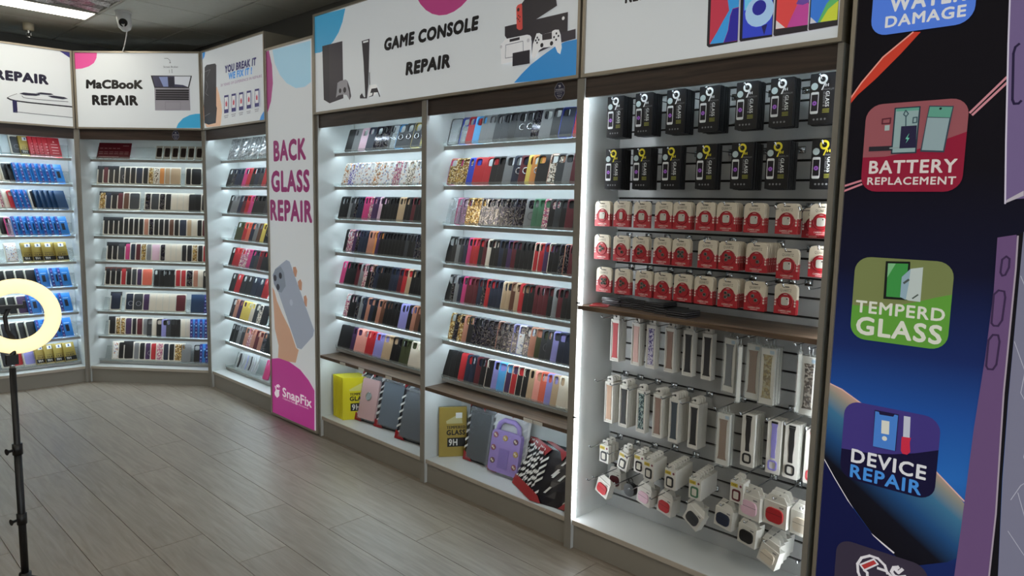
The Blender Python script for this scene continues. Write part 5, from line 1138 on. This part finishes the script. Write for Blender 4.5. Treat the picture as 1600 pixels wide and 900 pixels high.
m_print = speckle('bag_print', ['15141c', '15141c', 'd4d0cc', '181620', '8a1a20', '15141c'], 26, 0, .3, 'NOISE')
def stripe_bag(w, h, t, seed):
    """printed pouch: dark body with pale slanted bars and red corners as flat print"""
    mb = crinkle(w, h, t, 5, 7, .0035, seed); return mb
m_bagdark = mat('bag_dark', '16141c', .25, noise=.2, nscale=20); m_bagred = mat('bag_red', '8e1c22', .3); m_bagwhite = mat('bag_white', 'cbc8c4', .3)
def bag_marks(w, h, seed):
    rnd = random.Random(seed); mb = MB(); sh = rnd.uniform(0, .02)
    for k in range(8):            # slanted pale bars along both edges
        for x0, x1 in ((0, w*.17), (w*.83, w)):
            z = .012+sh+k*h/8; P = clip([(x0, z), (x0, z+.013), (x1, z+.013+.030), (x1, z+.030)], .001, w-.001, .002, h-.002)
            if len(P) > 2 and rnd.random() < .8: mb.poly(P, -.0045, 0)
    for k in range(5):
        x = rnd.uniform(w*.2, w*.7); z = rnd.uniform(h*.2, h*.8); l = rnd.uniform(.03, .06)
        mb.poly([(x, z), (x+.012, z), (x+.012+l*.6, z+l*.8), (x+l*.6, z+l*.8)], -.0047-.0001*k, 0)
    for P in ([(0, 0), (w*.30, 0), (w*.18, .03), (0, .05)], [(w, 0), (w*.75, 0), (w, .06)], [(w*.40, h), (w*.62, h), (w*.52, h-.045)], [(w*.02, h), (w*.2, h), (w*.05, h-.04)]): mb.poly(P, -.0052, 1)
    return mb.mesh('printed_marks', [m_bagwhite, m_bagred])
def tablet_pack(u, n, w, h, yaw, lean, col, label, seed, extra=None):
    o = FM.root('tablet_case_pack', u, n, ZD+.002, yaw, lean); tag(o, label, 'tablet case', 'tablet cases in printed bags')
    part('bag', crinkle(w, h, .012, 5, 7, .002, seed), m_bagdark, o); obj('printed_marks', bag_marks(w, h, seed), o)
    part('case', MB().prism(rrect(w*.17, h*.07, w*.83, h*.84, .014, 3), -.020, -.006), mat('tablet_'+col, col, .45, noise=.05, nscale=30), o)
    part('clear_wrap', MB().box(w*.15, w*.86, -.0225, -.0055, h*.05, h*.90), clear('wrap', (.96, .96, .97), .10, .12, 'e0e4e8'), o)
    return o
o = tablet_pack(1.645+.215, .13, .235, .325, .10, .22, 'c49a98', 'rose pink tablet case with round hole in a printed bag', 5)
part('pivot_ring', MB().torus((.1175, -.0235, .165), .024, .003, 'y', 22, 6), m_chrome, o, True); part('pivot_disc', MB().prism(circle(.1175, .165, .021, 18), -.0238, -.020), mat('pivot_grey', '8a9090', .4), o)
tablet_pack(1.645+.410, .14, .275, .335, .12, .24, '4a5460', 'slate blue tablet case in bag, middle of the left deck', 6)
tablet_pack(1.645+.675, .10, .275, .335, .12, .26, '40444c', 'dark grey tablet case in bag beside the right post of left deck', 7)
for k in range(3):
    me = crinkle(.23, .33, .010, 5, 7, .002, 20+k).fixn('printed_bag', [m_bagdark]); o = FM.root('printed_bag', 1.645+.30+.22*k, .185, ZD+.001, .05, .16, me); obj('printed_marks', bag_marks(.23, .33, 30+k), o)
    tag(o, 'empty printed bag behind the tablet cases, %s from left on left deck' % ordn(k+1), 'printed bag', 'printed bags behind tablet cases')
tablet_pack(2.6985+.150, .165, .225, .325, .05, .16, '2e3236', 'black tablet case in printed bag beside the gold box', 8)
# purple kids case
o = FM.root('kids_tablet_case', 2.6985+.355, .150, ZD+.002, .06, .20); tag(o, 'purple kids tablet case with carry handle and round badges', 'tablet case')
m_pur = mat('foam_purple', '9274bc', .55, noise=.04, nscale=40); w, h = .235, .30
part('bag', crinkle(w, .335, .012, 5, 7, .002, 9), m_bagwhite, o); obj('printed_marks', bag_marks(w, .335, 11), o)
b = part('body', MB().prism(rrect(.022, .012, .215, .222, .022, 4), -.032, -.006), m_pur, o)
part('kickstand', MB().prism(rrect(.085, .035, .150, .135, .004, 2), -.0345, -.032), mat('foam_purple_dark', '7a5ea8', .5), o)
part('handle', MB().tube([(.045, -.018, .215), (.055, -.018, .255), (.085, -.018, .275), (.15, -.018, .275), (.182, -.018, .255), (.192, -.018, .215)], .013, 10), m_pur, o, True)
for k, (x, z) in enumerate(((.050, .195), (.115, .190), (.185, .185), (.045, .13), (.195, .125), (.050, .065), (.195, .060))):
    bd = part('badge', MB().prism(circle(x, z, .015, 16), -.036, -.032), mat('badge_%d' % (k % 3), ['8a3a4c', 'b08a3c', '5a2a3c'][k % 3], .4), o); part('badge_petals', MB().prism(circle(x-.004, z+.003, .006, 6), -.037, -.036).prism(circle(x+.005, z-.003, .005, 6), -.037, -.036), mat('petal', 'd8c8a8', .4), bd)
part('clear_wrap', MB().box(.010, .228, -.041, -.004, .006, .315), MATS['wrap'], o)
for k in range(13):
    me = crinkle(.21, .255, .008, 5, 7, .002, 50+k).fixn('printed_bag', [m_bagdark])
    o = FM.root('printed_bag', 2.6985+.572+.0165*k, .112-.0075*k, ZD+.003, .16, .66-.010*k, me); obj('printed_marks', bag_marks(.21, .255, 70+k), o)
    tag(o, 'dark striped bag, %s in the fan of bags at the right deck end' % ordn(k+1), 'printed bag', 'fanned printed bags on the deck')
# ================================================================ ring light in front
RX, RY = .552, 3.03
r = obj('ring_light', None, None, (RX, RY, 0)); tag(r, 'glowing ring light on a black tripod with phone clamp', 'ring light')
yaw = math.atan2(-RX, RY)
m_ring = mat('ring_glow', 'fff0c8', .5, emis=RING_E, ecol=(1, .82, .44))
hd = obj('lamp_head', MB().torus((0, 0, 0), .110, .0262, 'y', 48, 10).fixn('lamp_head', [m_ring], True), r, (.022, .0, 1.067), (0, 0, yaw))
hd.scale = (1, .5, 1)
part('back_shell', MB().torus((0, .016, 0), .110, .024, 'y', 40, 8), m_black, hd, True)
part('pole', MB().tube([(0, 0, .02), (0, 0, .88)], .0105, 14), m_black, r, True)
part('pole_sleeve', MB().tube([(0, 0, .02), (0, 0, .58)], .0125, 14), m_black, r, True)
part('chrome_pin', MB().tube([(0, 0, .875), (0, 0, .905)], .0085, 12), m_chrome, r, True)
part('mount_block', MB().box(-.018, .018, -.012, .012, .895, .93).tube([(0, 0, .925), (.01, 0, .945)], .009, 10), m_black, r)
for z, s in ((.58, 1), (.315, 1)):
    c = part('collar', MB().tube([(0, 0, z-.02), (0, 0, z+.02)], .0165, 14), m_black, r, True)
    part('knob', MB().tube([(0, 0, z), (-.028, -.012, z), (-.036, -.015, z)], [.005, .005, .012], 10), m_black, c)
for k in range(3):
    t = 2*math.pi*k/3+3.91; d = (math.cos(t), math.sin(t))
    part('leg', MB().tube([(.012*d[0], .012*d[1], .085), (.17*d[0], .17*d[1], .01)], .008, 8), m_black, r, True)
part('leg_hub', MB().tube([(0, 0, .07), (0, 0, .105)], .02, 14), m_black, r, True)
cl = part('phone_clamp', MB().box(-.075, .028, -.014, .010, .03, .042).box(-.075, -.066, -.02, .010, .03, .06).box(.02, .028, -.02, .010, .03, .056), m_black, hd)
cl.scale = (1, 2, 1)
part('clamp_arm', MB().tube([(-.02, .01, .03), (-.035, .012, -.0), (-.03, .012, -.05), (-.01, .012, -.09)], .007, 8), m_black, hd, True)
